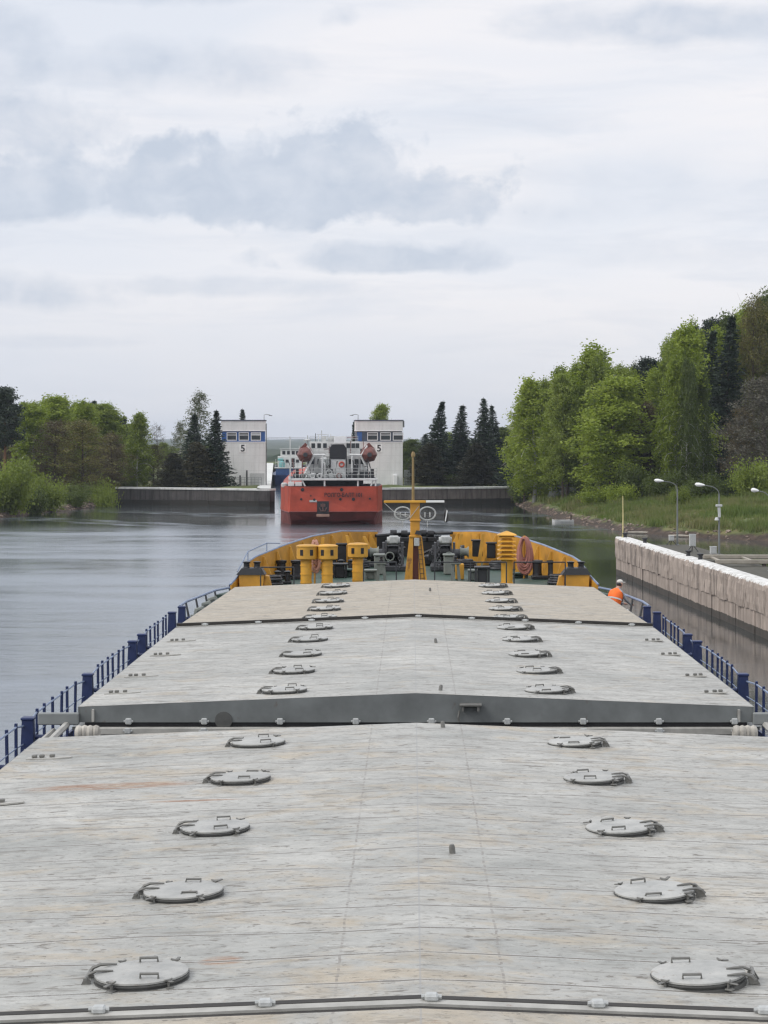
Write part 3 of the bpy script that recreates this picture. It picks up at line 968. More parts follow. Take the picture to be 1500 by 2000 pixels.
# ---- hatch coamings
for (ya, yb, wa, wb) in ((-4, 29.55, 5.36, 5.36), (33.12, 59.15, 5.36, 5.1)):
    c = MB()
    for s in (-1, 1):
        c.add([(s * wa, ya, DECK), (s * wb, yb, DECK), (s * wb, yb, 5.44), (s * wa, ya, 5.44), (s * (wa - .06), ya, DECK), (s * (wb - .06), yb, DECK), (s * (wb - .06), yb, 5.44), (s * (wa - .06), ya, 5.44)],
              [(0, 1, 2, 3), (4, 7, 6, 5), (3, 2, 6, 7), (0, 4, 5, 1), (0, 3, 7, 4), (1, 5, 6, 2)])
        n = int((yb - ya) / 1.4)
        for k in range(n):
            yk = ya + (k + .5) * (yb - ya) / n
            w = wa + (wb - wa) * (k + .5) / n
            q = [(s * w, DECK), (s * (w + .38), DECK), (s * (w + .16), 5.40), (s * w, 5.40)]
            c.prism(q, yk - .01, yk + .01, 'y')
        c.add([(s * (wa + .2), ya, 5.445), (s * (wb + .2), yb, 5.445), (s * (wb + .2), yb, 5.50), (s * (wa + .2), ya, 5.50), (s * (wa - .05), ya, 5.445), (s * (wb - .05), yb, 5.445), (s * (wb - .05), yb, 5.50), (s * (wa - .05), ya, 5.50)],
              [(0, 1, 2, 3), (4, 7, 6, 5), (3, 2, 6, 7), (0, 4, 5, 1), (0, 3, 7, 4), (1, 5, 6, 2)])
    c.box(-wa + .06, wa - .06, ya + .16, ya + .22, DECK, 5.40)
    c.box(-wb + .06, wb - .06, yb - .22, yb - .16, DECK, 5.40)
    o = c.build('hatch_coaming', M['coaming'], ship)
bk = MB(); bk.box(-5.34, 5.34, 33.035, 33.1, 5.30, 5.585); bk.build('gasket_and_gap_shade', M['black'], ship)  # black strip paints the shade of the slot under the cover's end
lg = MB(); lg.bbox(-5.3, 5.3, 32.90, 33.03, 5.40, 5.515, .012)
for x in (-4.2, -3.4, -1.5, 1.2, 2.9, 4.3): lg.box(x - .25, x + .25, 32.96, 33.02, 5.28, 5.398)
led = lg.build('coaming_ledge', M['ledge'], ship)
for k in range(-4, 5): link('lug', LUG, led, (k * 1.22 + .25, 32.895, 5.47), (R(90), 0, 0))
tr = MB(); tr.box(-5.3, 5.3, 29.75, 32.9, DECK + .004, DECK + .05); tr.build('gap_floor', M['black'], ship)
for s in (-1, 1):
    a = MB()
    a.bbox(s * 5.75 - .33, s * 5.75 + .33, 32.9, 33.02, 5.56, 5.75, .015)
    a.build('cover_arm', M['coaming'], ship)
    a = MB(); a.tube([(s * 5.55, 29.8, 5.55), (s * 5.62, 33.0, 5.56)], .055, 6); a.tube([(s * 5.82, 29.8, 5.45), (s * 5.84, 33.0, 5.46)], .04, 6)
    a.build('runway_rail', M['ledge'], ship)
    roll = MB()
    for k in range(4):
        roll.torus((s * (5.12 - k * .085), 31.1 + .015 * (k % 2), 5.69), .065, .06, 16, 8, Matrix.Rotation(R(90), 3, 'Y'))
    roll.tube([(s * 5.18, 31.1, 5.69), (s * 4.82, 31.1, 5.69)], .07, 10)
    o = roll.build('rope_roll', M['canvas'], None, True)
    tag(o, 'pale rope coil in the hatch gap at its %s end' % ('left, riverward' if s < 0 else 'right, quayward'), 'rope coil')

# ---- railings along the main deck
POSTS = [30.6, 33.7, 39.9, 46.3, 47.9, 53.9, 55.7]
STAN = [31.5, 32.3, 33.0, 34.8, 35.5, 36.4, 37.2, 37.9, 38.7, 41.6, 42.3, 43.0, 43.7, 44.4, 45.2, 49.2, 50.0, 50.8, 51.4, 52.4, 53.1]
STN = MB().bbox(-.023, .023, -.03, .03, 0, 1.12, .006).mesh('stanchion', M['blue'])
MP = MB()
MP.add([(-.13, -.12, 0), (.13, -.12, 0), (.13, .12, 0), (-.13, .12, 0), (-.09, -.09, 1.08), (.09, -.09, 1.08), (.09, .09, 1.08), (-.09, .09, 1.08)],
       [(0, 3, 2, 1), (4, 5, 6, 7), (0, 1, 5, 4), (1, 2, 6, 5), (2, 3, 7, 6), (3, 0, 4, 7)])
MP.bbox(-.11, .11, -.11, .11, 1.081, 1.13, .015)
MP.tube([(.12, 0, .8), (.3, 0, .8)], .04, 8)
MPM = MP.mesh('mooring_post', M['blue'])
BOL = MB()
BOL.bbox(-.2, .2, -.45, .45, 0, .08, .02)
for y in (-.25, .25): BOL.lathe([(.11, .08), (.11, .42), (.15, .45), (.15, .50), (.02, .52)], 12, None, (0, y, 0))
BOLM = BOL.mesh('bollard', M['black'], True)
for s in (-1, 1):
    rb = MB()
    yline = [30.0] + [float(y) for y in np.arange(32, 56, 2.0)] + [56.0]
    for zz, rr in ((1.06, .018), (.72, .012), (.38, .012)):
        pts = []
        for a, bq in zip(STAN[:-1], STAN[1:]):
            pts.append((s * (hb(a) - .16), a, DECK + zz))
            if bq - a > 1.5: pts.append((s * (hb(a) - .16), (a + bq) / 2, DECK + zz - (.10 if zz > 1 else .04)))
        pts.append((s * (hb(STAN[-1]) - .16), STAN[-1], DECK + zz))
        rb.tube(pts, rr, 5)
    rl = rb.build('railing', M['rail'], ship, True)
    for y in STAN: link('stanchion', STN, rl, (s * (hb(y) - .16), y, DECK + .002), (random.uniform(-.02, .02), random.uniform(-.02, .02), 0))
    for y in POSTS: link('mooring_post', MPM, ship, (s * (hb(y) - .22), y, DECK + .002), (0, 0, 0 if s < 0 else PI))
    for y in (32.3, 47.1, 54.8): link('bollard', BOLM, ship, (s * 5.95, y, DECK + .002))
    # raised rail running forward to the forecastle
    fr = MB(); pts = []
    ys_ = [55.9, 57.0, 58.1, 59.2, 60.3, 61.2]
    top = [(s * (hb(y) - .14), y, DECK + 1.12 + (y - 55.9) * .02) for y in ys_]
    fr.tube(top, .035, 6)
    fr.tube([(p[0], p[1], p[2] - .5) for p in top], .015, 5)
    f2 = fr.build('railing', M['rail'], ship, True)
    for p in top:
        k = MB(); k.tube([(p[0] - s * .25, p[1] - .2, DECK + .003), (p[0], p[1], p[2] - .02)], [.05, .03], 6); k.build('stanchion', M['darkgrey'], f2)
    for y in (56.4, 58.3, 60.0):   # air pipes on the side deck
        g = MB(); g.tube([(s * 5.75, y, DECK + .003), (s * 5.75, y, 5.3), (s * 5.85, y, 5.45), (s * 5.98, y, 5.40), (s * 6.0, y, 5.25)], .09, 8)
        g.lathe([(.17, 5.1), (.17, 5.28), (.05, 5.3)], 12, None, (s * 6.0, y, 0))
        if s < 0: g.build('air_pipe', M['midgrey'], ship, True)

# ---- bulwark of the forecastle
for s in (-1, 1):
    yy = [61.6, 62.5, 63.2, 64, 65.5, 67, 68.5, 70, 71.5, 73, 74.2, 75.4]
    for inner in (0, 1):
        m = MB(); rings = []
        o0, o1 = ((.0, .035) if inner == 0 else (.037, .09))
        for y in yy:
            bb = hb(y)
            rings.append([(s * (bb - o0 + .02), y, fdeck(y) - (.5 if not inner else -.004)), (s * (bb - o0 + .02), y, bt(y)), (s * (bb - o1 + .02), y, bt(y)), (s * (bb - o1 + .02), y, fdeck(y) - (.5 if not inner else -.004))])
        m.loft(rings)
        if inner:
            bw = m.build('bulwark', M['yellow'], ship)
        else:
            m.build('bulwark_outside', M['bluehull'], ship)
    cp = MB(); cp.tube([(s * (hb(y) - .02), y, bt(y) + .015) for y in yy], .036, 6)
    cp.build('cap_rail', M['rail'], bw, True)
    for y in (63.2, 64.6, 66.0, 67.4, 68.8, 70.3, 71.8, 73.4, 74.8):
        bb = hb(y) - .07; w = .5 if y > 69 else .36
        k = MB(); k.prism([(s * bb, fdeck(y) + .004), (s * (bb - w), fdeck(y) + .004), (s * (bb - w + .06), fdeck(y) + .15), (s * (bb - .05), bt(y) - .06), (s * bb, bt(y) - .06)], y - .045, y + .045, 'y')
        k.build('bulwark_stay', M['yellow2'], bw)
for (pa, ya, pb, yb) in ((709, 1045, 733, 1096), (676, 1043, 690, 1098), (897, 1040, 884, 1096), (938, 1040, 931, 1098), (630, 1047, 622, 1100), (985, 1046, 992, 1100)):
    Yk = 73.0 if 690 < pa < 930 else 71.0
    k = MB(); p0 = Vector((PX(pa, Yk), Yk, PZ(ya, Yk))); p1 = Vector((PX(pb, Yk - 1.2), Yk - 1.2, fdeck(Yk)))
    k.prism([(p0.x - .05, p0.z), (p0.x + .05, p0.z), (p1.x + .07, p1.z), (p1.x - .07, p1.z)], Yk - 1.1, Yk - 1.0, 'y'); k.build('brace', M['yellow2'], ship)
# mooring ports: black boxes stand for the dark of openings; one black cabinet
for (px, py0, py1, Y, w) in ((929, 1057, 1087, 71.6, 20), (956, 1062, 1090, 70.6, 17), (664, 1064, 1098, 70.2, 18)):
    x = PX(px, Y); hw = w / 2 / FPX * Y
    k = MB(); k.bbox(x - hw, x + hw, Y - .12, Y + .1, PZ(py1, Y), PZ(py0, Y), .02); k.mi = 1
    k.bbox(x - hw - .04, x + hw + .04, Y - .15, Y + .05, PZ(py0, Y) + .002, PZ(py0, Y) + .06, .01)
    k.build('dark_port_and_cabinet', [M['black'], M['darkgrey']], ship)
# bow end: low bulwark, rollers and chocks
k = MB(); pts = [(-1.45, 75.3), (-.9, 76.0), (0, 76.35), (.9, 76.0), (1.45, 75.3)]
k.loft([[(x, y, 5.6), (x, y, 6.52), (x, y - .08, 6.52), (x, y - .08, 5.6)] for x, y in pts])
k.build('bow_plate', M['darkgrey'], ship)
k = MB()
for (x, z) in ((-.75, 6.62), (.35, 6.62), (.62, 6.6), (-.35, 6.6)):
    k.lathe([(.13, -.12), (.13, .12)], 10, Matrix.Rotation(R(90), 3, 'Y'), (x, 75.6, z))
    k.bbox(x - .2, x + .2, 75.4, 75.8, 6.3, 6.48, .03)
k.tube([(-1.4, 75.0, 6.55), (-.7, 75.6, 6.58), (0, 75.9, 6.6), (.8, 75.6, 6.62), (1.4, 75.0, 6.66)], .06, 8)
k.build('bow_roller', M['black'], ship, True)

# ---- windlasses
for s in (-1, 1):
    x0 = PX(765, 69.5) if s < 0 else PX(866, 69.5)
    zf = fdeck(69.5) + .003
    w = MB(); w.bbox(x0 - .5, x0 + .5, 69.0, 70.2, zf, zf + .18, .03)
    for dx in (-.34, .3): w.prism([(69.1, zf + .18), (70.1, zf + .18), (69.85, zf + .95), (69.35, zf + .95)], x0 + dx - .04, x0 + dx + .04, 'x')
    w.bbox(x0 - .14, x0 + .14, 69.7, 70.0, zf + .18, zf + .7, .02)
    wd = w.build('windlass', M['darkgrey'], ship)
    k = MB(); RY = Matrix.Rotation(R(90), 3, 'Y')
    k.lathe([(.40, -.26), (.40, -.2), (.24, -.18), (.24, .16), (.40, .18), (.40, .24)], 18, RY, (x0 - .02, 69.6, zf + .62)); k.build('drum', M['black'], wd, True)
    k = MB(); k.lathe([(.17, 0), (.13, .08), (.13, .22), (.2, .3)], 14, RY, (x0 + (.5 if s > 0 else -.5) - (.0 if s > 0 else .3), 69.6, zf + .62)); k.build('warping_head', M['midgrey'], wd, True)
    k = MB(); k.bbox(x0 - .16, x0 + .18, 69.2, 69.6, zf + .92, zf + 1.18, .04); k.lathe([(.12, -.2), (.14, .0), (.12, .24)], 14, RY, (x0 - .02, 69.4, zf + 1.02)); k.build('motor_housing', M['lug'], wd, True)
    k = MB(); k.torus((x0 + s * .12, 69.0, zf + .5), .14, .022, 18, 6, Matrix.Rotation(R(90), 3, 'X')); k.build('brake_wheel', M['midgrey'], wd, True)
    k = MB()
    for i in range(9): k.torus((x0 - s * .22, 68.9 - i * .05, zf + .95 - i * .1), .055, .02, 10, 5, Matrix.Rotation(R(90), 3, 'X' if i % 2 else 'Y'))
    k.build('anchor_chain', M['darkgrey'], wd, True)
    # grey roller pedestal
    px = 741 if s < 0 else 886
    x = PX(px, 65); zf = fdeck(65) + .003
    p = MB()
    for a in (-1, 1):
        p.prism([(x + a * .17, zf), (x + a * .07, zf), (x + a * .03, zf + .55), (x + a * .11, zf + .55)], 64.85, 65.15, 'y')
    p.bbox(x - .16, x + .16, 64.8, 65.2, zf + .55, zf + .62, .015)
    pd = p.build('roller_pedestal', M['midgrey'], ship)
    k = MB(); k.lathe([(.07, zf + .62), (.07, zf + .68), (.045, zf + .70), (.045, zf + .78), (.07, zf + .80)], 12, None, (x, 65, 0)); k.build('roller', M['black'], pd, True)
    # guide roller group at the break of the forecastle: yellow pedestal, dark head
    x = s * 4.93; Y = 62.3
    q = MB()
    q.add([(x - .34, Y - .3, DECK + .9), (x + .34, Y - .3, DECK + .9), (x + .34, Y + .3, DECK + .9), (x - .34, Y + .3, DECK + .9), (x - .38, Y - .3, 6.0), (x + .38, Y - .3, 6.0), (x + .38, Y + .3, 6.0), (x - .38, Y + .3, 6.0)],
          [(0, 3, 2, 1), (4, 5, 6, 7), (0, 1, 5, 4), (1, 2, 6, 5), (2, 3, 7, 6), (3, 0, 4, 7)])
    q.prism([(x - s * .38, 5.5), (x - s * .62, 5.52), (x - s * .52, 5.95), (x - s * .382, 5.98)], Y - .2, Y + .2, 'y')
    qd = q.build('fairlead_pedestal', M['yellow'], ship)
    k = MB(); k.add([(x - .46, Y - .34, 6.003), (x + .42, Y - .34, 6.003), (x + .42, Y + .34, 6.003), (x - .46, Y + .34, 6.003), (x - .30, Y - .28, 6.2), (x + .30, Y - .28, 6.2), (x + .30, Y + .28, 6.2), (x - .30, Y + .28, 6.2)],
                    [(0, 3, 2, 1), (4, 5, 6, 7), (0, 1, 5, 4), (1, 2, 6, 5), (2, 3, 7, 6), (3, 0, 4, 7)])
    for dx in (-.17, .15): k.lathe([(.11, 6.19), (.09, 6.24), (.09, 6.33), (.13, 6.38), (.03, 6.4)], 12, None, (x + dx, Y, 0))
    k.build('fairlead_roller', M['black'], qd)
    # double bollards by the bulwark
    x = PX(560, 66) if s < 0 else PX(1060, 66); zf = fdeck(66) + .003
    k = MB(); k.bbox(x - .42, x + .42, 65.75, 66.25, zf, zf + .12, .02)
    for dx in (-.24, .24): k.lathe([(.16, zf + .12), (.145, zf + .2), (.145, zf + .5), (.18, zf + .54), (.18, zf + .6), (.02, zf + .62)], 14, None, (x + dx, 66, 0))
    k.build('bollard', M['black'], ship, True)

# ---- ventilators
def vent_box(px0, px1, pyt, pyb, stem, Y):
    x = PX(stem, Y); zt, zb = PZ(pyt, Y), PZ(pyb, Y); zf = fdeck(Y) + .003
    m = MB(); m.lathe([(.17, zf), (.17, zb)], 18, None, (x, Y, 0))
    for k in range(3): m.lathe([(.185, zf + .12 + k * .26), (.185, zf + .16 + k * .26)], 18, None, (x, Y, 0))
    v = m.build('ventilator', M['yellow2'], ship, True)
    hr = (PX(px1, Y) - PX(px0, Y)) / 2 * 1.04; xc = (PX(px1, Y) + PX(px0, Y)) / 2
    c = MB(); c.lathe([(hr * .9, zb - .01), (hr, zb + .02), (hr, zt - .05), (hr + .015, zt - .045), (hr + .015, zt - .015), (hr * .8, zt + .02), (.02, zt + .04)], 24, None, (xc, Y, 0))
    hd = c.build('ventilator_head', M['yellow2'], v, True)
    for a in (-62, -118):
        o = MB(); q = Vector((xc + math.cos(R(a)) * hr, Y + math.sin(R(a)) * hr, (zt + zb) / 2)); o.bbox(-.05, .05, -.012, .012, -.09, .09, .004, Matrix.Translation(q) @ Matrix.Rotation(R(a + 90), 4, 'Z')); o.build('dark_opening_patch', M['black'], hd)  # black patch painted for the dark inside of a ventilator opening
    return v


vent_box(576, 615.5, 1065, 1092, 594, 63)
vent_box(616.5, 655, 1065, 1092, 635, 63)
vent_box(676, 714, 1062, 1088, 695, 64)
Y = 63.5; x = PX(986, Y); zf = fdeck(Y) + .003
m = MB(); m.lathe([(.18, zf), (.18, 6.35), (.22, 6.42)], 18, None, (x, Y, 0)); m.lathe([(.2, zf + .02), (.2, zf + .1)], 18, None, (x, Y, 0))
v = m.build('ventilator', M['yellow2'], ship, True)
c = MB()
zt, zb = PZ(1040, Y), PZ(1092, Y)
c.lathe([(.20, zb - .02), (.20, zt - .1)], 4, Matrix.Rotation(R(45), 3, 'Z'), (x, Y, 0))
for k in range(6):
    z0 = zb + k * (zt - zb) / 6.2; q = .43 - .012 * k
    c.lathe([(q, z0), (q, z0 + .018), (.21, z0 + .085), (.19, z0 + .02)], 4, Matrix.Rotation(R(45), 3, 'Z'), (x, Y, 0))
c.lathe([(.42, zt - .09), (.41, zt - .06), (.02, zt + .05)], 4, Matrix.Rotation(R(45), 3, 'Z'), (x, Y, 0))
c.build('louvred_head', M['yellow2'], v)

# ---- foremast
Y = 65.0; zf = fdeck(Y) + .003; x0 = PX(808, Y)
m = MB()
for s in (-1, 1):
    m.add([(x0 + s * .36, Y - .12, zf), (x0 + s * .10, Y - .12, zf), (x0 + s * .10, Y + .12, zf), (x0 + s * .36, Y + .12, zf),
           (x0 + s * .20, Y - .1, 7.02), (x0 + s * .075, Y - .1, 7.02), (x0 + s * .075, Y + .1, 7.02), (x0 + s * .20, Y + .1, 7.02)],
          [(0, 3, 2, 1), (4, 5, 6, 7), (0, 1, 5, 4), (1, 2, 6, 5), (2, 3, 7, 6), (3, 0, 4, 7)])
m.bbox(x0 - .17, x0 + .13, Y - .085, Y + .085, 7.02, 8.12, .02)
m.bbox(x0 - .21, x0 + .17, Y - .13, Y + .13, 6.98, 7.06, .02)
m.bbox(x0 - .19, x0 + .16, Y - .12, Y + .12, 7.5, 7.56, .02)
mast = m.build('foremast', M['yellow'], ship)
k = MB(); k.box(x0 - .10, x0 + .10, Y + .02, Y + .06, zf, 7.0); k.build('mast_back', M['boatred'], mast)
k = MB()
zt = PZ(979, Y)
k.bbox(PX(746, Y), PX(828, Y), Y - .17, Y - .10, zt - .05, zt + .03, .015); k.mi = 1
k.bbox(PX(828, Y) + .002, PX(864, Y), Y - .165, Y - .105, zt - .04, zt + .028, .01)
k.build('crossbar', [M['yellow2'], M['lampwhite']], mast)
k = MB(); k.tube([(x0 - .08, Y, 8.12), (x0 - .085, Y, 9.72)], [.05, .03], 8); k.lathe([(.06, 9.55), (.07, 9.62), (.04, 9.7)], 8, None, (x0 - .08, Y, 0)); k.build('topmast', paint('topmast_brown', (.24, .17, .07), .6), mast, True)
k = MB()
for s in (-1, 1): k.tube([(x0 + .22 + s * .06, Y - .13, zf), (x0 + .10 + s * .05, Y - .13, 7.0)], .010, 5)
for i in range(9): k.tube([(x0 + .155 - .0 - i * .011, Y - .13, zf + .12 + i * .15), (x0 + .285 - i * .0125, Y - .13, zf + .12 + i * .15)], .008, 5)
k.build('ladder', M['darkgrey'], mast)
k = MB(); k.bbox(x0 - .05, x0 + .12, Y - .16, Y - .09, 6.72, 6.98, .015); k.build('control_box', M['lug'], mast)
k = MB(); k.prism([(x0 - .03, 7.10), (x0 + .18, 7.08), (x0 + .2, 7.2), (x0 + .02, 7.22)], Y - .2, Y - .12, 'y'); k.build('floodlight', M['darkgrey'], mast)
xl = PX(867, Y)
k = MB(); k.tube([(PX(863, Y), Y - .13, zt - .04), (xl, Y - .13, zt - .22)], .012, 5); k.lathe([(.03, .0), (.07, .04), (.075, .3), (.03, .42), (.015, .46)], 12, None, (xl, Y - .13, PZ(1020, Y)))
k.mi = 1; k.prism([(xl - .04, PZ(1018, Y)), (xl - .01, PZ(1018, Y)), (xl + .055, PZ(997, Y)), (xl + .02, PZ(995, Y))], Y - .23, Y - .205, 'y')
k.build('signal_lamp', [M['black'], M['lampwhite']], mast)
for px in (783, 831):
    k = MB(); xx = PX(px, 66.5); zz = PZ(1003, 66.5)
    k.torus((xx, 66.5, zz), .21, .022, 24, 6, Matrix.Rotation(R(90), 3, 'X') @ Matrix.Diagonal((1.25, 1, 1)))
    for dx in (-.08, .08): k.bbox(xx + dx - .02, xx + dx + .02, 66.46, 66.54, zz - .12, zz + .04, .005)
    k.tube([(xx, 66.5, zz - .2), (xx, 66.5, zz - .45)], .015, 5); k.tube([(xx - .2, 66.5, zz - .02), (x0, 66.0, zz - .05)] if px < 800 else [(xx - .24, 66.5, zz - .02), (x0, 66.0, zz - .05)], .012, 5)
    k.build('hoop', M['lug'], mast, True)
k = MB(); k.tube([(PX(747, Y), Y - .13, zt - .05), (PX(765, Y), Y - .13, zt - .32), (x0 - .17, Y, 7.6)], .012, 5); k.tube([(x0 - .17, Y - .09, 7.62), (x0 + .1, Y - .09, 7.98)], .01, 5); k.build('stay', M['lug'], mast)

# ---- low guard rail, benches and lockers on the forecastle
for (pa, pb, Y) in ((845, 985, 61.6), (706, 770, 61.8), (1000, 1100, 61.4), (505, 570, 61.4)):
    k = MB(); xa, xb = PX(pa, Y), PX(pb, Y); zz = PZ(1098 if pa > 600 else 1108, Y)
    k.tube([(xa, Y, zz), (xb, Y, zz)], .022, 6)
    n = max(2, int((xb - xa) / .9) + 1)
    for i in range(n):
        x = xa + (xb - xa) * i / (n - 1); k.tube([(x, Y, fdeck(Y) + .003), (x, Y, zz)], .022, 6)
    k.build('guard_rail', M['darkgrey'], ship, True)
for (px, py, Y, w, mt) in ((938, 1106, 64.5, .5, 'darkgrey'), (720, 1112, 66, .42, 'midgrey'), (920, 1112, 65.5, .34, 'midgrey'), (660, 1100, 66.5, .5, 'black'), (685, 1120, 67, .6, 'green'), (1010, 1118, 66.5, .6, 'green'), (640, 1118, 66.8, .5, 'darkgrey')):
    x = PX(px, Y); z1 = PZ(py, Y); z0 = fdeck(Y) + .003
    if z1 < z0 + .15: z1 = z0 + .25
    k = MB(); k.bbox(x - w / 2, x + w / 2, Y - .25, Y + .25, z1 - .06, z1, .015)
    for a in (-1, 1):
        for bq in (-1, 1): k.box(x + a * (w / 2 - .05) - .03, x + a * (w / 2 - .05) + .03, Y + bq * .18 - .03, Y + bq * .18 + .03, z0, z1 - .06)
    k.bbox(x - w * .3, x + w * .3, Y - .15, Y + .15, z0, z1 - .07, .02)
    k.build('deck_locker', M[mt], ship)
crg = random.Random(77)
for (px, Y) in ((548, 64.2), (672, 69), (700, 70.5), (716, 71.5), (905, 70.5), (880, 72), (1010, 69.5), (1090, 64), (1075, 66.5), (640, 69.5), (528, 63.6), (970, 69.8)):
    x = PX(px, Y); zf = fdeck(Y) + .003; k = MB()
    kind = crg.randrange(3)
    if kind == 0:       # flaked mooring line
        for i in range(4): k.torus((x + crg.uniform(-.05, .05), Y + crg.uniform(-.05, .05), zf + .06 + i * .07), .34 - i * .03, .045, 18, 6)
        k.build('mooring_line', M['midgrey' if crg.random() < .4 else 'darkgrey'], ship, True)
    elif kind == 1:
        k.bbox(x - .28, x + .28, Y - .16, Y + .16, zf, zf + .08, .02)
        for a in (-.16, .16): k.lathe([(.09, zf + .08), (.08, zf + .34), (.12, zf + .38), (.03, zf + .42)], 10, None, (x + a, Y, 0))
        k.tube([(x - .3, Y, zf + .25), (x + .3, Y, zf + .25)], .04, 6); k.build('cleat', M['black'], ship, True)
    else:
        k.tube([(x, Y, zf), (x, Y, zf + .42), (x + .06, Y, zf + .56), (x + .2, Y, zf + .54)], .07, 8); k.lathe([(.13, 0), (.13, .08), (.04, .12)], 12, Matrix.Rotation(R(70), 3, 'Y'), (x + .18, Y, zf + .54)); k.build('air_pipe', M['darkgrey' if crg.random() < .6 else 'yellow'], ship, True)
# chain stoppers and chains running from the windlasses to the bow
for s in (-1, 1):
    k = MB()
    for i in range(26):
        f = i / 25; p = Vector((s * (.62 - .1 * f), 69.9 + 4.6 * f, fdeck(72) + .55 - .42 * math.sin(min(1, f * 1.4) * PI / 2)))
        k.torus(p, .075, .028, 10, 5, Matrix.Rotation(R(90), 3, 'X') @ Matrix.Rotation(R(90 * (i % 2)), 3, 'Y'))
    k.build('anchor_chain', M['darkgrey'], ship, True)
    k = MB(); k.bbox(s * .55 - .2, s * .55 + .2, 71.6, 72.3, fdeck(72), fdeck(72) + .34, .04); k.tube([(s * .55 - .22, 72, fdeck(72) + .4), (s * .55 + .25, 72, fdeck(72) + .62)], .05, 6); k.build('chain_stopper', M['black'], ship)
    k = MB(); k.bbox(s * 1.15 - .17, s * 1.15 + .17, 67.6, 68.1, fdeck(68), fdeck(68) + .62, .04); k.bbox(s * 1.15 - .2, s * 1.15 + .2, 67.55, 68.15, fdeck(68) + .622, fdeck(68) + .68, .02); k.build('control_stand', M['midgrey'], ship)
    k = MB(); RY2 = Matrix.Rotation(R(90), 3, 'Y')
    k.lathe([(.30, -.5), (.30, -.45), (.17, -.43), (.17, .40), (.30, .42), (.30, .48)], 16, RY2, (s * 1.2, 71.2, fdeck(71) + .45)); k.bbox(s * 1.2 - .6, s * 1.2 + .6, 70.9, 71.5, fdeck(71), fdeck(71) + .14, .03)
    for a in (-.54, .52): k.prism([(70.95, fdeck(71) + .14), (71.45, fdeck(71) + .14), (71.3, fdeck(71) + .75), (71.1, fdeck(71) + .75)], s * 1.2 + a - .035, s * 1.2 + a + .035, 'x')
    k.build('mooring_winch', M['darkgrey'], ship, True)
# orange crate by the windlass
k = MB(); xx = PX(895, 66); k.bbox(xx - .16, xx + .12, 65.8, 66.1, fdeck(66) + .003, fdeck(66) + .5, .02); k.build('junction_box', M['yellow2'], ship)
# thin jackstay rails above the port bulwark
k = MB(); pts = [(-(hb(y) + .0), y, bt(y) + z) for y, z in ((62.3, .15), (63.3, .32), (65.2, .30), (66.6, .12))]
k.tube(pts, .018, 6)
for p in pts[1:3]: k.tube([p, (p[0], p[1], bt(p[1]))], .016, 5)
k.build('guard_rail', M['rail'], ship, True)

# ---- hose bundles hanging from hooks on the bulwark
def coil(px0, px1, py0, py1, Y, mat, n, seed, label, cat, tail=None):
    rg = random.Random(seed); m = MB()
    xc = (PX(px0, Y) + PX(px1, Y)) / 2; hw = (PX(px1, Y) - PX(px0, Y)) / 2
    zt, zb = PZ(py0, Y), PZ(py1, Y)
    for i in range(n):
        f = .45 + .55 * (i + 1) / n
        w = hw * f * rg.uniform(.85, 1); z0 = zb + (1 - f) * (zt - zb) * .8 + rg.uniform(-.02, .02)
        dy = rg.uniform(-.13, .13); off = rg.uniform(-.04, .04)
        pts = []
        for k in range(17):
            a = k / 16 * 2 * PI
            sx_ = math.sin(a); cz = (1 - math.cos(a)) / 2
            wid = w * (.55 + .45 * (1 - cz) ** .6) if True else w
            pts.append((xc + off + sx_ * wid, Y + dy + .05 * math.sin(a * 2), z0 + cz * (zt - rg.uniform(0, .05) - z0)))
        m.tube(pts, .036, 6)
    if tail: m.tube(tail, .035, 6)
    hk = MB()
    o = m.build('hose_bundle' if 'hose' in label else 'rope_bundle', mat, None, True)
    tag(o, label, cat)
    return o


coil(1003, 1038, 1048, 1122, 66.0, M['hose'], 13, 4, 'thick bundle of faded red hose hanging beside the louvred yellow ventilator', 'hose')
coil(601, 622, 1054, 1118, 64.0, M['pinkrope'], 7, 8, 'small pale pink rope hank hanging behind the twin yellow box ventilators', 'rope')
k = MB(); k.tube([(PX(1020, 66.3), 66.3, fdeck(66) + .003), (PX(1020, 66.3), 66.3, 6.95)], .04, 8); k.tube([(PX(1020, 66.3), 66.35, 6.9), (PX(1020, 66), 65.85, 6.98)], .03, 6); k.build('hose_post', M['yellow'], ship)
k = MB(); k.tube([(PX(611, 64.3), 64.3, fdeck(64) + .003), (PX(611, 64.3), 64.3, 7.0)], .03, 8); k.tube([(PX(611, 64.3), 64.35, 6.95), (PX(611, 64), 63.85, 7.0)], .025, 6); k.build('hose_post', M['yellow'], ship)

# ---- ladder lying on the starboard side deck
lad = MB()
p0 = Vector((5.75, 57.0, 5.35)); p1 = Vector((6.05, 52.9, 5.0))
for dx in (-.16, .16): lad.tube([p0 + Vector((dx, 0, 0)), p1 + Vector((dx, 0, 0))], .045, 6)
for i in range(13):
    q = p0.lerp(p1, (i + .5) / 13); lad.tube([q + Vector((-.16, 0, 0)), q + Vector((.16, 0, 0))], .02, 5)
for q in (p0.lerp(p1, .08), p0.lerp(p1, .9)): lad.tube([(q.x, q.y, DECK + .003), (q.x, q.y, q.z)], .03, 5)
tag(lad.build('gangway_ladder', M['lug'], None), 'pale metal ladder laid on the side deck between the crewman and the posts', 'ladder')

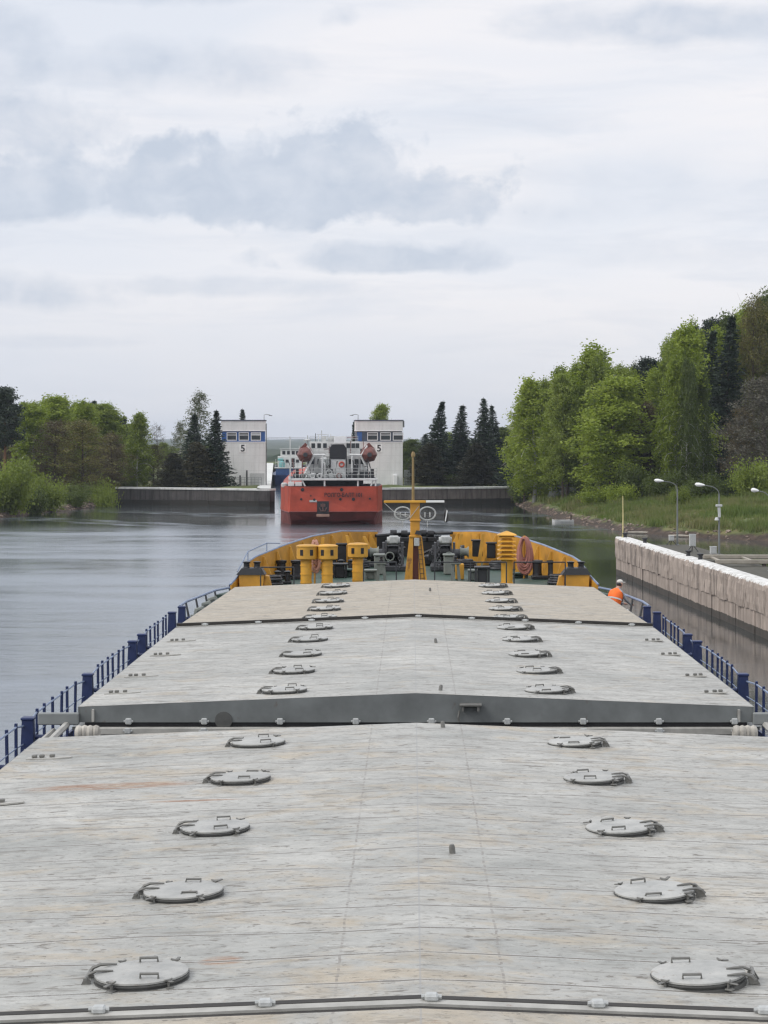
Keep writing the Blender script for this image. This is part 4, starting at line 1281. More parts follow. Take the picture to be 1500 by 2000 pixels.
# ================================================================== crewman in an orange vest, bent over the rail
def person(loc, rz):
    # local: +x is the way he faces; joints in metres above the deck
    J = {}; E = []
    def j(n, p, r, par=None):
        J[n] = (len(J), p, r)
        if par: E.append((J[par][0], J[n][0]))
    j('pelvis', (-.06, 0, .97), .150)
    j('belly', (-.04, 0, 1.12), .150, 'pelvis'); j('chest', (.03, 0, 1.36), .165, 'belly'); j('upper', (.10, 0, 1.53), .135, 'chest')
    j('neck', (.155, 0, 1.63), .060, 'upper'); j('headlow', (.20, 0, 1.69), .078, 'neck'); j('head', (.225, 0, 1.77), .100, 'headlow'); j('crown', (.225, 0, 1.84), .085, 'head')
    j('nose', (.325, 0, 1.735), .016, 'head')
    for s, t in ((1, 'l'), (-1, 'r')):
        j(t + 'ear', (.21, s * .105, 1.75), .018, 'head')
        j(t + 'hip', (-.05, s * .10, .92), .105, 'pelvis'); j(t + 'knee', (.05, s * .12, .51), .066, t + 'hip'); j(t + 'ankle', (-.04, s * .13, .09), .046, t + 'knee')
        j(t + 'ball', (.10, s * .14, .045), .044, t + 'ankle'); j(t + 'toe', (.18, s * .145, .035), .032, t + 'ball')
        j(t + 'sho', (.11, s * .19, 1.49), .072, 'upper'); j(t + 'elb', (.26, s * .25, 1.23), .047, t + 'sho'); j(t + 'wri', (.52, s * .17, 1.09), .031, t + 'elb')
        j(t + 'palm', (.59, s * .15, 1.085), .036, t + 'wri')
        for i, (dy, ln) in enumerate(((-.03, .062), (-.01, .075), (.01, .07), (.03, .055))):
            j(t + 'f%da' % i, (.64, s * .15 + dy, 1.085), .010, t + 'palm'); j(t + 'f%db' % i, (.64 + ln * .45, s * .15 + dy, 1.06), .0085, t + 'f%da' % i); j(t + 'f%dc' % i, (.64 + ln * .35, s * .15 + dy, 1.035), .008, t + 'f%db' % i)
        j(t + 'tha', (.60, s * .15 - s * .045, 1.09), .011, t + 'palm'); j(t + 'thb', (.64, s * .15 - s * .06, 1.07), .009, t + 'tha')
    me = bpy.data.meshes.new('skel'); me.from_pydata([v[1] for v in J.values()], E, [])
    tmp = bpy.data.objects.new('skel', me); COL.objects.link(tmp)
    sk = tmp.modifiers.new('skin', 'SKIN'); sk.use_smooth_shade = True
    tmp.modifiers.new('sub', 'SUBSURF').levels = 2
    for i, v in enumerate(J.values()):
        me.skin_vertices[0].data[i].radius = (v[2], v[2]); me.skin_vertices[0].data[i].use_root = (i == 0)
    dg = bpy.context.evaluated_depsgraph_get()
    bm_ = bpy.data.meshes.new_from_object(tmp.evaluated_get(dg))
    bpy.data.objects.remove(tmp)
    bm_.materials.clear()
    for mm in ('trouser', 'sleeve', 'skin', 'black'): bm_.materials.append(M[mm])
    for p in bm_.polygons:
        c = p.center
        k = 1
        if c.z < .14: k = 3
        elif c.z < 1.06 and c.x < .40: k = 0
        if c.x > .53 and c.z < 1.15 or c.z > 1.62: k = 2
        p.material_index = k; p.use_smooth = True
    o = bpy.data.objects.new('person', bm_); COL.objects.link(o)
    o.location = loc; o.rotation_euler = (0, 0, rz)
    tag(o, 'crewman in an orange vest and pale cap bending over the right-hand rail by the bow', 'person')
    # vest: closed shell round the bent back, cut off at the waist and shoulders
    spine = [(-.08, .90, .19, .215), (-.08, 1.02, .20, .22), (-.05, 1.14, .205, .22), (-.015, 1.26, .225, .255), (.03, 1.38, .225, .27), (.085, 1.49, .20, .265), (.105, 1.55, .13, .17), (.13, 1.59, .09, .10)]
    v = MB(); rings = []
    for i, (x, z, dx, dy) in enumerate(spine):
        tl = min(.55, .10 + i * .07)
        rings.append([(x + math.cos(a) * dx * math.cos(tl), math.sin(a) * dy, z - math.cos(a) * dx * math.sin(tl)) for a in [2 * PI * k / 18 for k in range(18)]])
    v.loft(rings)
    v.build('vest', M['orange'], o, True)
    st = MB()
    for i in (1, 3):
        st.loft([[Vector(q) + (Vector(q) - Vector((spine[ii][0], 0, spine[ii][1]))) * .02 + Vector((0, 0, dz)) for q in rings[ii]] for ii, dz in ((i, 0), (i, .05))], cap=False)
    st.build('reflective_band', M['lampwhite'], o, True)
    c = MB(); c.sphere((.225, 0, 1.825), (.108, .10, .075), 14, 8); c.bbox(.29, .41, -.07, .07, 1.795, 1.81, .006)
    c.build('cap', M['cap'], o, True)
    hr = MB(); hr.sphere((.195, 0, 1.75), (.098, .104, .085), 12, 8); hr.build('hair', M['black'], o, True)
    ey = MB()
    for s in (-1, 1): ey.sphere((.312, s * .038, 1.785), .012, 8, 6)
    ey.build('eyes', M['black'], o, True)
    mo = MB(); mo.bbox(.305, .318, -.026, .026, 1.692, 1.702, .003); mo.build('mouth', M['boatred'], o)
    return o


person((5.70, 58.2, DECK + .002), R(38)).scale = (.88, .88, .88)
# ================================================================== concrete quay on the right
QA, QB = Vector((14.9, 151, 0)), Vector((18.75, 84, 0))
QD = (QB - QA).normalized(); QN = Vector((-QD.y, QD.x, 0))       # QN points away from the channel
if QN.x < 0: QN = -QN
QL = (QB - QA).length


def QP(s, n, z): p = QA + QD * s + QN * n; return (p.x, p.y, z)


def qbox(m, s0, s1, n0, n1, z0, z1):
    vs = [QP(s0, n0, z0), QP(s1, n0, z0), QP(s1, n1, z0), QP(s0, n1, z0), QP(s0, n0, z1), QP(s1, n0, z1), QP(s1, n1, z1), QP(s0, n1, z1)]
    m.add(vs, [(0, 3, 2, 1), (4, 5, 6, 7), (0, 1, 5, 4), (1, 2, 6, 5), (2, 3, 7, 6), (3, 0, 4, 7)])


quay = thing('quay_wall', 'weathered pinkish concrete quay wall with a white worn top on the right', 'quay wall', tuple(QA))
rg = random.Random(21)


def child(m, name, mat, parent, base, smooth=False):     # geometry given in world space, moved to the parent's origin
    m.v = [(x - base[0], y - base[1], z - base[2]) for x, y, z in m.v]
    return m.build(name, mat, parent, smooth)


# lower panels, with open joints and uneven faces
m = MB(); s = 0
while s < QL - .5:
    w = rg.choice([1.4, 1.7, 2.1, 2.6]); e = min(QL, s + w - rg.uniform(.025, .06))
    qbox(m, s, e, .05 + rg.uniform(0, .06), .9, -2.5, 1.28 + rg.uniform(-.10, .06))
    s += w
child(m, 'lower_panel', M['quay'], quay, QA)
# upper slab: displaced grid so the face and its broken edges read as spalled concrete
m = MB(); s = 0
while s < QL - .5:
    w = rg.choice([4.2, 5.0, 5.8]); e = min(QL, s + w - .05)
    ns = max(6, int((e - s) / .22)); prof = [(.35, 1.16), (.0, 1.22), (-.02, 1.6), (-.01, 2.0), (-.02, 2.4), (.0, 2.64), (.10, 2.76), (.5, 2.78), (.95, 2.77), (1.1, 2.74), (1.1, 1.2)]
    rings = []
    for k in range(ns + 1):
        ss = s + (e - s) * k / ns; ring = []
        for i, (n, z) in enumerate(prof):
            nv = mnoise.noise((ss * .9, z * 1.3, s)) * .06 + mnoise.noise((ss * 3.1, z * 3.3, s + 7)) * .05
            zz = z + (mnoise.noise((ss * 1.1, 5.5, n)) * .09 if i in (0, 1, 5, 6, 7) else 0)
            ring.append(QP(ss, n + (nv if 0 < i < 9 else 0) + (max(0, mnoise.noise((ss * .7, 3, 9))) * .25 if i in (5, 6) else 0), zz))
        rings.append(ring)
    m.loft(rings); s += w
child(m, 'upper_slab', M['quay'], quay, QA)
m = MB(); qbox(m, -.02, QL, .95, 1.0, -2.5, 1.15); qbox(m, .1, QL, 1.12, 5.4, -2.5, 2.2)
child(m, 'lower_ledge', M['quaylow'], quay, QA)
for (s, n) in ((8.5, .75), (24.0, .8), (27.5, .85), (0.9, .6)):     # small dark bollards on the coping
    c = QP(s, n, 2.77)
    b = MB(); b.lathe([(.16, -.05), (.13, .06), (.12, .2), (.2, .28), (.2, .34), (.03, .38)], 12)
    bb = b.build('bollard', M['black'], quay, True, Vector(c) - QA)
# thin pole at the end of the quay
c = QP(.75, .45, 2.77); p = MB(); p.tube([(0, 0, -.02), (.02, 0, 1.6), (.0, 0, 3.05)], [.055, .045, .03], 8); p.lathe([(.11, -.01), (.10, .05), (.05, .08)], 10)
tag(p.build('marker_pole', M['paleyellow'], None, True, c), 'thin pale yellow pole standing on the far end of the concrete quay', 'pole')


def street_lamp(s, head_px, head_py, Y, label, speaker=False):
    base = Vector(QP(s, 4.5, 2.2))
    t = thing('lamp_post', label, 'lamp post', tuple(base))
    zt = PZ(head_py, Y) - base.z
    dx = PX(head_px, Y) - base.x
    m = MB(); m.lathe([(.16, 0), (.15, .05), (.06, .09)], 10); m.tube([(0, 0, 0), (0, 0, zt * .5), (0, 0, zt - .62)], [.075, .06, .05], 8); m.build('pole', M['pole'], t, True)
    a = MB(); pts = [(0, 0, zt - .62)] + [(dx * (1 - math.cos(q)) * .55, 0, zt - .62 + .55 * math.sin(q)) for q in (.3, .6, .9, 1.2, 1.5)] + [(dx * .72, 0, zt - .02)]
    a.tube(pts, .032, 6); a.build('arm', M['pole'], t, True)
    h = MB(); rings = []
    for f, ry, rzz in ((0, .05, .04), (.12, .09, .07), (.35, .15, .11), (.6, .19, .14), (.85, .16, .12), (1, .03, .03)):
        x = dx * .66 + f * (dx * 1.12 - dx * .66); rings.append([(x, ry * math.cos(k * PI / 5), zt - .02 + .05 * f + rzz * math.sin(k * PI / 5)) for k in range(10)])
    h.loft(rings); h.build('lamp_head', M['lampwhite'], t, True)
    if speaker:
        k = MB(); k.bbox(-.22, .2, -.12, .12, zt - 1.45, zt - 1.3, .02); k.prism([(-.05, zt - 2.15), (.1, zt - 2.15), (.08, zt - 1.5), (-.1, zt - 1.5)], -.08, .08, 'y'); k.lathe([(.16, 0), (.1, .18), (.03, .2)], 10, None, (-.15, 0, zt - 2.35)); k.build('loudspeaker', M['box'], t)
    return t


def s_at(Y): return (151 - Y) / (67 / QL)


street_lamp(s_at(150.3), 1281, 939, 150.5, 'slim lamp post at the left of three along the quay, nearest the quay end')
street_lamp(s_at(135.5), 1361, 947, 135.6, 'lamp post with a loudspeaker cluster halfway up its pole', True)
street_lamp(s_at(121), 1470, 958, 121, 'lamp post at the right photo edge, only its white head showing')


def cabinet(px, pyt, pyb, w, s, n, label, tripod=True):
    c = Vector(QP(s, n, 2.2)); Y = c.y
    t = thing('cabinet', label, 'cabinet', tuple(c))
    zt, zb = PZ(pyt, Y) - 2.2, PZ(pyb, Y) - 2.2
    if zb < .1: zb = .12
    m = MB(); m.bbox(-w / 2, w / 2, -.15, .15, zb, max(zt, zb + .3), .02); m.bbox(-w / 2 - .02, w / 2 + .02, -.18, .18, max(zt, zb + .3) + .001, max(zt, zb + .3) + .03, .008); m.build('cabinet_body', M['box'], t)
    g = MB()
    for dx, dy in ((-.28, -.05), (.30, -.05), (0, .28)): g.tube([(dx * .3, dy * .3, zb + .02), (dx * (1.3 if tripod else .5), dy, 0)], .03, 6)
    g.build('stand', M['darkgrey'], t)
    d = MB(); d.bbox(-w / 2 + .04, w / 2 - .04, -.162, -.15, zb + .05, max(zt, zb + .3) - .05, .004); d.build('door', M['lug'], t)


cabinet(1311, 1047, 1056, .36, s_at(150.0), 4.0, 'smaller tripod cabinet standing close left of the first quay lamp post')
cabinet(1350, 1044, 1067, .44, s_at(141.5), 3.9, 'tallest grey cabinet on a splayed tripod between two quay lamp posts')
cabinet(1396, 1068, 1082, .42, s_at(134.0), 3.8, 'low pale box by the foot of the loudspeaker lamp post', False)
# footbridge beams from the quay towards the bank
wk = thing('footbridge', 'pale plank footbridge running from the quay back towards the right bank', 'footbridge', (18.6, 126, 2.35))
for dy, nm in ((0, 'beam'), (5.2, 'beam')):
    m = MB(); m.bbox(0, 40, dy - .16, dy + .16, 0, .26, .03); m.build(nm, M['wood'], wk)
    for k in range(6):
        p = MB(); p.lathe([(.12, -4.8), (.12, -.002)], 8, None, (3 + k * 7, dy, 0)); p.build('pile', M['bark'], wk, True)
m = MB()
for k in range(20): m.box(.4 + k * 2, .6 + k * 2, .165, 5.03, .05, .14)
m.build('crosspiece', M['wood'], wk)

# ================================================================== lock entrance walls
def lock_wall(name, label, pts, mat, back):
    p0 = Vector((pts[0][0], pts[0][1], 0))
    t = thing(name, label, 'lock wall', tuple(p0))
    face = MB(); cap = MB(); rg = random.Random(hash(label) % 97 if False else len(label))
    for (a, b2) in zip(pts[:-1], pts[1:]):
        a = Vector((*a, 0)); b2 = Vector((*b2, 0)); L = (b2 - a).length; d = (b2 - a) / L; n = Vector((-d.y, d.x, 0)) * back
        s = 0
        while s < L - .1:
            w = 3.2 if L < 60 else 12; e = min(L, s + w); o = rg.uniform(0, .05)
            q = [a + d * s + n * o, a + d * (e - .03) + n * o, a + d * (e - .03) + n * 1.6, a + d * s + n * 1.6]
            for z0, z1, ex in ((-2.9, .72, -.02), (.74, 2.30, .02)):
                face.add([(v + n * (ex if i < 2 else 0)).to_tuple()[:2] + (z,) for z in (z0, z1) for i, v in enumerate(q)], [(0, 3, 2, 1), (4, 5, 6, 7), (0, 1, 5, 4), (1, 2, 6, 5), (2, 3, 7, 6), (3, 0, 4, 7)])
            s = e
        q = [a - n * .10, b2 - n * .10, b2 + n * 1.9, a + n * 1.9]
        cap.add([v.to_tuple()[:2] + (z,) for z in (2.303, 2.56) for v in q], [(0, 3, 2, 1), (4, 5, 6, 7), (0, 1, 5, 4), (1, 2, 6, 5), (2, 3, 7, 6), (3, 0, 4, 7)])
    child(face, 'wall_face', mat, t, p0); child(cap, 'coping', M['lockcap'], t, p0)
    return t


c0 = LP(0, 0); c1 = LP(0, 290); d0 = LP(CW, 3); d1 = LP(CW, 290)
lw = lock_wall('lock_wall', 'dark concrete lock wall with a white edge in front of the left tower', [(-44.6, 307.6), c0[:2]], M['lockwall'], 1)
lock_wall('chamber_wall', 'left side wall of the lock chamber running back from the dark wall corner', [c0[:2], c1[:2]], M['lockwall'], 1)
lock_wall('lock_wall', 'brownish lock wall to the right of the red ship, ending at the bank', [d0[:2], (15.5, 311), (17.2, 318)], M['lockwall2'], 1)
lock_wall('chamber_wall', 'right side wall of the lock chamber hidden mostly behind the red ship', [d1[:2], (LP(CW, 5.2))[:2]], M['lockwall'], 1)
# lower gate closing the far end of the chamber
g = MB(); a = LP(.1, 284); b2 = LP(CW / 2, 280.5); c_ = LP(CW - .1, 284)
for (u, v) in ((a, b2), (b2, c_)):
    u = Vector(u); v = Vector(v); n = Vector((.02, .4, 0))
    g.add([(*p.to_tuple()[:2], z) for z in (-3, 2.2) for p in (u, v, v + n, u + n)], [(0, 3, 2, 1), (4, 5, 6, 7), (0, 1, 5, 4), (1, 2, 6, 5), (2, 3, 7, 6), (3, 0, 4, 7)])
tag(g.build('lock_gate', M['darkgrey']), 'dark steel lock gate closing the far end of the chamber', 'lock gate')


def text_mesh(body, size, depth, mat, bold=False):
    cu = bpy.data.curves.new('lettering', 'FONT'); cu.body = body; cu.size = size; cu.extrude = depth
    cu.align_x = 'CENTER'; cu.align_y = 'CENTER'
    if bold: cu.offset = size * .02
    o = bpy.data.objects.new('lettering', cu); COL.objects.link(o)
    me = bpy.data.meshes.new_from_object(o.evaluated_get(bpy.context.evaluated_depsgraph_get()))
    bpy.data.objects.remove(o); me.materials.clear(); me.materials.append(mat)
    return me


M['glass'] = paint('window_glass', (.03, .035, .04), .08, var=.05, bump=0)
M['glasslight'] = paint('window_blind', (.42, .45, .48), .25, var=.1, bump=0)


def lock_tower(pxl, pxr, label, right):
    Y = 320.0; xc = (PX(pxl, Y) + PX(pxr, Y)) / 2; W = (PX(pxr, Y) - PX(pxl, Y)) / 2; zg = 2.5
    t = thing('lock_tower', label, 'lock tower', (xc, Y, zg), LA)
    zb0, zb1, zt = PZ(862, Y) - zg, PZ(843, Y) - zg, PZ(822, Y) - zg; D = 7.5
    m = MB(); m.box(-W, W, 0, D, -1.2, zb0 - .10); m.box(-W, W, 0, D, zb1 + .12, zt); m.build('wall', M['tower'], t)
    m = MB(); m.box(-W + .12, W - .12, .14, D - .14, zb0 - .10 + .002, zb1 + .12 - .002)
    band = m.build('window_band', M['towerdark' if right else 'towerband'], t)
    m = MB(); m.bbox(-W - .12, W + .12, -.12, D + .12, zt + .002, zt + .16, .03); m.build('roof', M['towerdark'], t)
    m = MB(); m.bbox(-W - .06, W + .06, -.06, D + .06, zb1 + .06, zb1 + .20, .02); m.bbox(-W - .06, W + .06, -.06, D + .06, zb0 - .2, zb0 - .06, .02); m.build('cornice', M['whitec'], t)
    xs_ = ((-.34, .40), (.26, 1.0), (.86, 1.6)) if False else None
    cs = (-.30, .26, .80) if right else (-.52, .02, .56)
    for i, c in enumerate(cs):
        f = MB(); cx = c * W; hw = .225 * W; z0, z1 = zb0 + .12, zb1 - .12
        for (a, b_, p, q) in ((cx - hw, cx + hw, z0, z0 + .12), (cx - hw, cx + hw, z1 - .12, z1), (cx - hw, cx - hw + .1, z0 + .12, z1 - .12), (cx + hw - .1, cx + hw, z0 + .12, z1 - .12), (cx - hw + .1, cx + hw - .1, (z0 + z1) / 2 + .18, (z0 + z1) / 2 + .28)):
            f.box(a, b_, .05, .137, p, q)
        w = f.build('window', M['whitec'], t)
        g = MB(); g.box(cx - hw + .1, cx + hw - .1, .11, .137, z0 + .12, (z0 + z1) / 2 + .18); g.mi = 1; g.box(cx - hw + .1, cx + hw - .1, .11, .137, (z0 + z1) / 2 + .28, z1 - .12)
        g.build('pane', [M['glass'], M['glass' if i < 2 else 'glasslight']], w)
    if right:
        m = MB(); m.box(-W + .16, -W + .9, .1, .138, zb0 + .05, zb1 - .05); m.build('panel', M['towerband'], band)
    sxp = PX(739.5 if right else 473.5, Y) - xc; zs = PZ(876, Y) - zg
    m = MB(); m.bbox(sxp - .52, sxp + .52, -.05, -.003, zs - .62, zs + .62, .01); sg = m.build('number_sign', M['lampwhite'], t)
    link('digit', text_mesh('5', 1.45, .012, M['black'], True), sg, (sxp, -.065, zs), (R(90), 0, 0))
    # roof lamp on a bent pipe
    m = MB(); lx = -W + .3 if right else W - .25; d = -1 if right else 1
    m.tube([(lx, .4, zt + .15), (lx, .4, zt + .95), (lx + d * .4, .4, zt + 1.02), (lx + d * 1.0, .4, zt + .9)], .05, 6); m.bbox(lx + d * 1.0 - .28, lx + d * 1.0 + .28, .28, .52, zt + .80, zt + .9, .02)
    m.build('roof_lamp', M['pole'], t, True)
    m = MB(); m.bbox(W - .05, W + .28, .4, 1.1, zt - 1.0, zt + .0, .03) if right else m.bbox(W + .002, W + .16, .3, .8, -.5, zt - .4, .03); m.build('rain_pipe', M['pole'], t)
    m = MB()
    if right:      # metal stair cage beside the wall
        for k in range(5): m.tube([(W + .2 + k * .42, -.6, 0), (W + .2 + k * .42, -.6, 2.4)], .05, 5)
        for z in (.8, 1.6, 2.4): m.tube([(W + .2, -.6, z), (W + 1.9, -.6, z)], .045, 5)
        m.bbox(W + .25, W + 1.7, .2, 1.6, 0, 2.3, .04)
        m.build('stair_cage', M['midgrey'], t)
        m = MB(); m.bbox(W - 1.55, W - .85, -.5, -.05, 0, 1.7, .08); m.build('cabinet', M['whitec'], t)
    else:
        for k in range(12): m.tube([(-W + .6 + k * .52, -1.2, 0), (-W + .6 + k * .52, -1.2, 1.3)], .03, 5)
        for z in (.5, 1.0, 1.3): m.tube([(-W + .6, -1.2, z), (-W + .6 + 11 * .52, -1.2, z)], .025, 5)
        m.build('guard_rail', M['pole'], t)
        m = MB(); m.bbox(W - 3.05, W - 2.8, -.9, -.6, 0, 2.4, .03); m.bbox(W - 4.1, W - 3.85, -.7, -.4, 0, 1.6, .03); m.build('post', M['darkgrey'], t)
        m = MB(); m.box(W - 2.5, W - .2, -.02, -.003, 0, 1.9); m.build('plinth', M['lug'], t)
    return t


lock_tower(431, 518, 'white lock tower with a blue window band left of the ships', False)
lock_tower(695, 786, 'white lock tower with a dark window band right of the red ship', True)
k = MB()
for z, sg in ((10.05, .12), (9.85, .10)):
    a = Vector((PX(518, 321), 321, z)); b = Vector((PX(695, 321), 321, z + .05))
    k.tube([a.lerp(b, i / 10) - Vector((0, 0, sg * 4 * (i / 10) * (1 - i / 10))) for i in range(11)], .022, 5)
tag(k.build('overhead_cable', M['pole']), 'pair of thin overhead cables strung between the two lock towers', 'cable')

# ================================================================== red ship entering the lock
RS = thing('red_ship', 'rusty red cargo ship seen from astern with white upper works, entering the lock', 'cargo ship', (PX(650, 236), 236, 0), R(3.4))
ST2 = [(0, 5.05, 4.42), (.6, 5.2, 4.42), (3, 5.55, 4.40), (7, 5.95, 4.38), (13.5, 6.1, 4.36), (13.6, 6.1, 3.1), (60, 6.1, 2.9), (92, 6.0, 3.2), (104, 4.4, 4.6), (110, 1.2, 5.2)]
KN = [1.50, 1.48, 1.45, 1.42, 1.35, 1.35, 1.3, 1.3, 1.4, 1.5]
m = MB()
m.loft([[(-b * (.965 if i == 0 else 1), y - .15 * (i == 0), zt), (-b, y, k_), (-b * .5, y - .22 * (i < 2), k_), (0, y - .3 * (i < 2), k_), (b * .5, y - .22 * (i < 2), k_), (b, y, k_), (b * (.965 if i == 0 else 1), y - .15 * (i == 0), zt), (b * .5, y - .30 * (i < 2), zt), (0, y - .38 * (i < 2), zt), (-b * .5, y - .30 * (i < 2), zt)] for i, ((y, b, zt), k_) in enumerate(zip(ST2, KN))])
m.build('hull', M['red'], RS)
m = MB()
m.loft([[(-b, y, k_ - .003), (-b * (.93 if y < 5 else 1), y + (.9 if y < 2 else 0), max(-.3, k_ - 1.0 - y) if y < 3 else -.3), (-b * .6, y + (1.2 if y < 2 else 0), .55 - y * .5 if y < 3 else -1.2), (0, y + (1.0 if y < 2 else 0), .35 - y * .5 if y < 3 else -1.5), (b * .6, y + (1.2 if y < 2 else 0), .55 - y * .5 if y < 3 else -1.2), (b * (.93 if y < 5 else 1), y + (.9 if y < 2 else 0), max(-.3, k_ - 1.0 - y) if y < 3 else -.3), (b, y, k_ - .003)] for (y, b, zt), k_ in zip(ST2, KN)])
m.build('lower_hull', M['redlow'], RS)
m = MB(); m.add([(-b + .12, y + (.1 if y == 0 else 0), 4.43) for (y, b, z) in ST2[:5]] + [(b - .12, y + (.1 if y == 0 else 0), 4.43) for (y, b, z) in ST2[4::-1]], [tuple(range(10))]); m.build('poop_deck', M['deckgrey'], RS)
m = MB()
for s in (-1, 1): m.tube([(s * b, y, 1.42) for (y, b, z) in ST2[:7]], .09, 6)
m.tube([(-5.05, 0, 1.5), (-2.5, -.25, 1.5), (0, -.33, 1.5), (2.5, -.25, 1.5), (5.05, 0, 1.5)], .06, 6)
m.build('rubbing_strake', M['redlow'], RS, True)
# anchor pocket in the transom
ax, az0, az1 = -1.2, 1.25, 2.72
m = MB(); m.box(ax - .68, ax + .68, -.36, -.22, az0, az1); pk = m.build('anchor_pocket', M['black'], RS)
m = MB(); m.tube([(ax, -.42, az1 - .25), (ax, -.42, az0 + .35)], .09, 8); m.tube([(ax - .45, -.44, az0 + .75), (ax - .25, -.46, az0 + .35), (ax + .25, -.46, az0 + .35), (ax + .45, -.44, az0 + .75)], .09, 6); m.bbox(ax - .28, ax + .28, -.5, -.37, az1 - .65, az1 - .3, .03); m.build('anchor', paint('anchor_brown', (.10, .05, .045), .7), pk)
m = MB(); m.bbox(ax - .75, ax + .75, -.42, -.18, az0 - .32, az0 - .003, .03); m.build('anchor_lip', paint('worn_lip', (.30, .17, .13), .7), pk)
link('stern_lettering', text_mesh('ВОЛГО-БАЛТ 101', .62, .01, M['black'], True), RS, (1.15, -.375, 3.42), (R(90), 0, 0), (.86, 1, 1))
for x, z, r in ((-3.55, 4.05, .21), (.95, 4.05, .2), (.8, 2.95, .16), (2.3, 2.95, .2), (4.2, 3.0, .12), (-3.7, 2.95, .14), (-2.6, 3.35, .09), (-2.2, 2.9, .15)):
    m = MB(); m.lathe([(r, -.02), (r, .04), (.01, .05)], 10, Matrix.Rotation(R(90), 3, 'X'), (x, -.30 if abs(x) < 2.6 else -.2, z)); m.build('hawse_hole', M['black'], RS)
m = MB(); m.box(-2.75, -1.9, -.33, -.25, 2.62, 2.85); m.build('draft_mark', M['lug'], RS)
# after part under the boat deck
m = MB(); m.box(-3.6, 3.6, 4.2, 13, 4.435, 5.098); m.build('lower_house', M['darkgrey'], RS)
m = MB(); m.bbox(-5.15, 5.15, .3, 13.6, 5.10, 5.34, .03); m.build('boat_deck', M['white'], RS)
m = MB(); m.box(-5.0, 5.0, .5, 13.4, 5.343, 5.36); m.build('deck_cover', M['deckgrey'], RS)
for x, lean in ((-3.25, .35), (-1.0, 0), (2.85, 0), (4.35, -.25), (-4.9, .0), (4.9, 0)):
    m = MB(); m.tube([(x + lean * .0, .5, 4.42), (x - lean, .55, 5.1)], .11, 6); m.build('stanchion', M['white'], RS)
m = MB()
for z in (5.75, 6.15, 6.5):
    m.tube([(-5.05, 3, z), (-5.05, .4, z), (5.05, .4, z), (5.05, 3, z)], .025, 5)
for k in range(15): m.tube([(-5.05 + k * .72, .4, 5.34), (-5.05 + k * .72, .4, 6.5)], .025, 5)
m.build('railing', M['lug'], RS)
m = MB(); m.bbox(-5.2, -4.5, .2, 1.0, 4.44, 4.95, .05); m.bbox(-4.4, -3.6, .3, 1.2, 4.44, 4.9, .05); m.bbox(-6.0, -5.3, 4, 5, 4.2, 4.75, .1); m.build('deck_locker', M['white'], RS)
m = MB(); m.tube([(-4.95, .3, 4.4), (-4.95, .3, 10.0)], .05, 6); m.build('staff', M['white'], RS)
# funnel, cowl, houses
m = MB(); m.bbox(-.25, 1.55, 4, 6.4, 5.361, 7.55, .06); fb = m.build('funnel', M['white'], RS)
m = MB(); m.prism([(-.34, 7.553), (1.66, 7.553), (1.66, 8.75), (1.3, 9.25), (.0, 9.25), (-.34, 8.85)], 3.9, 6.5, 'y'); m.build('funnel_top', M['black'], fb)
m = MB(); m.bbox(1.56, 1.66, 3.85, 4.1, 5.36, 8.5, .02); m.bbox(-.36, -.26, 3.85, 4.1, 5.36, 7.5, .02); m.build('exhaust_pipe', M['black'], fb)
m = MB(); m.torus((1.05, 3.93, 6.9), .27, .09, 18, 6, Matrix.Rotation(R(90), 3, 'X')); m.build('life_ring', paint('life_ring_red', (.5, .09, .06), .6), fb, True)
m = MB(); m.lathe([(.42, 5.36), (.42, 6.2), (.72, 6.6), (.78, 7.1), (.62, 7.55), (.15, 7.75)], 16, None, (-.95, 4.4, 0)); cw = m.build('cowl_vent', M['midgrey'] if False else M['lug'], RS, True)
m = MB(); m.lathe([(.26, 0), (.24, .05), (.01, .06)], 14, Matrix.Rotation(R(90), 3, 'X') @ Matrix.Diagonal((.8, 1.6, 1)), (-.85, 3.68, 6.55)); m.build('cowl_mouth', M['black'], cw)
m = MB(); m.bbox(-3.0, 4.3, 7.0, 13, 5.361, 7.9, .05); dh = m.build('deck_house', M['white'], RS)
for x in (-2.4, -1.5, 2.2, 2.9, 3.6):
    w = MB(); w.bbox(x - .24, x + .24, 6.95, 7.02, 6.9, 7.5, .02); w.build('window', M['glass'], dh)
for x in (2.75,):
    w = MB(); w.box(x - .35, x + .35, 6.96, 7.01, 5.37, 6.75); w.build('door', M['darkgrey'], dh)
m = MB(); m.bbox(-3.6, 4.2, 9.6, 13, 7.93, 8.15, .03); m.bbox(-2.6, 3.4, 10, 13, 8.152, 9.55, .05); wh = m.build('wheelhouse', M['white'], RS)
for x in (-2.2, -1.5, -.8, 2.0, 2.6, 3.1):
    w = MB(); w.bbox(x - .22, x + .22, 9.95, 10.02, 8.75, 9.35, .02); w.build('window', M['glass'], wh)
m = MB(); m.bbox(.3, 1.75, 8.8, 9.6, 9.35, 10.15, .04); m.build('white_locker', M['whitec'], RS)
m = MB()
for z in (8.35, 8.75): m.tube([(-3.6, 9.6, z), (4.2, 9.6, z)], .03, 5)
for k in range(12): m.tube([(-3.6 + k * .7, 9.6, 7.95), (-3.6 + k * .7, 9.6, 8.75)], .03, 5)
for z in (9.9, 10.2): m.tube([(-2.6, 10, z), (3.2, 10, z)], .025, 5)
for k in range(9): m.tube([(-2.6 + k * .72, 10, 9.55), (-2.6 + k * .72, 10, 10.2)], .025, 5)
m.build('railing', M['lug'], RS)
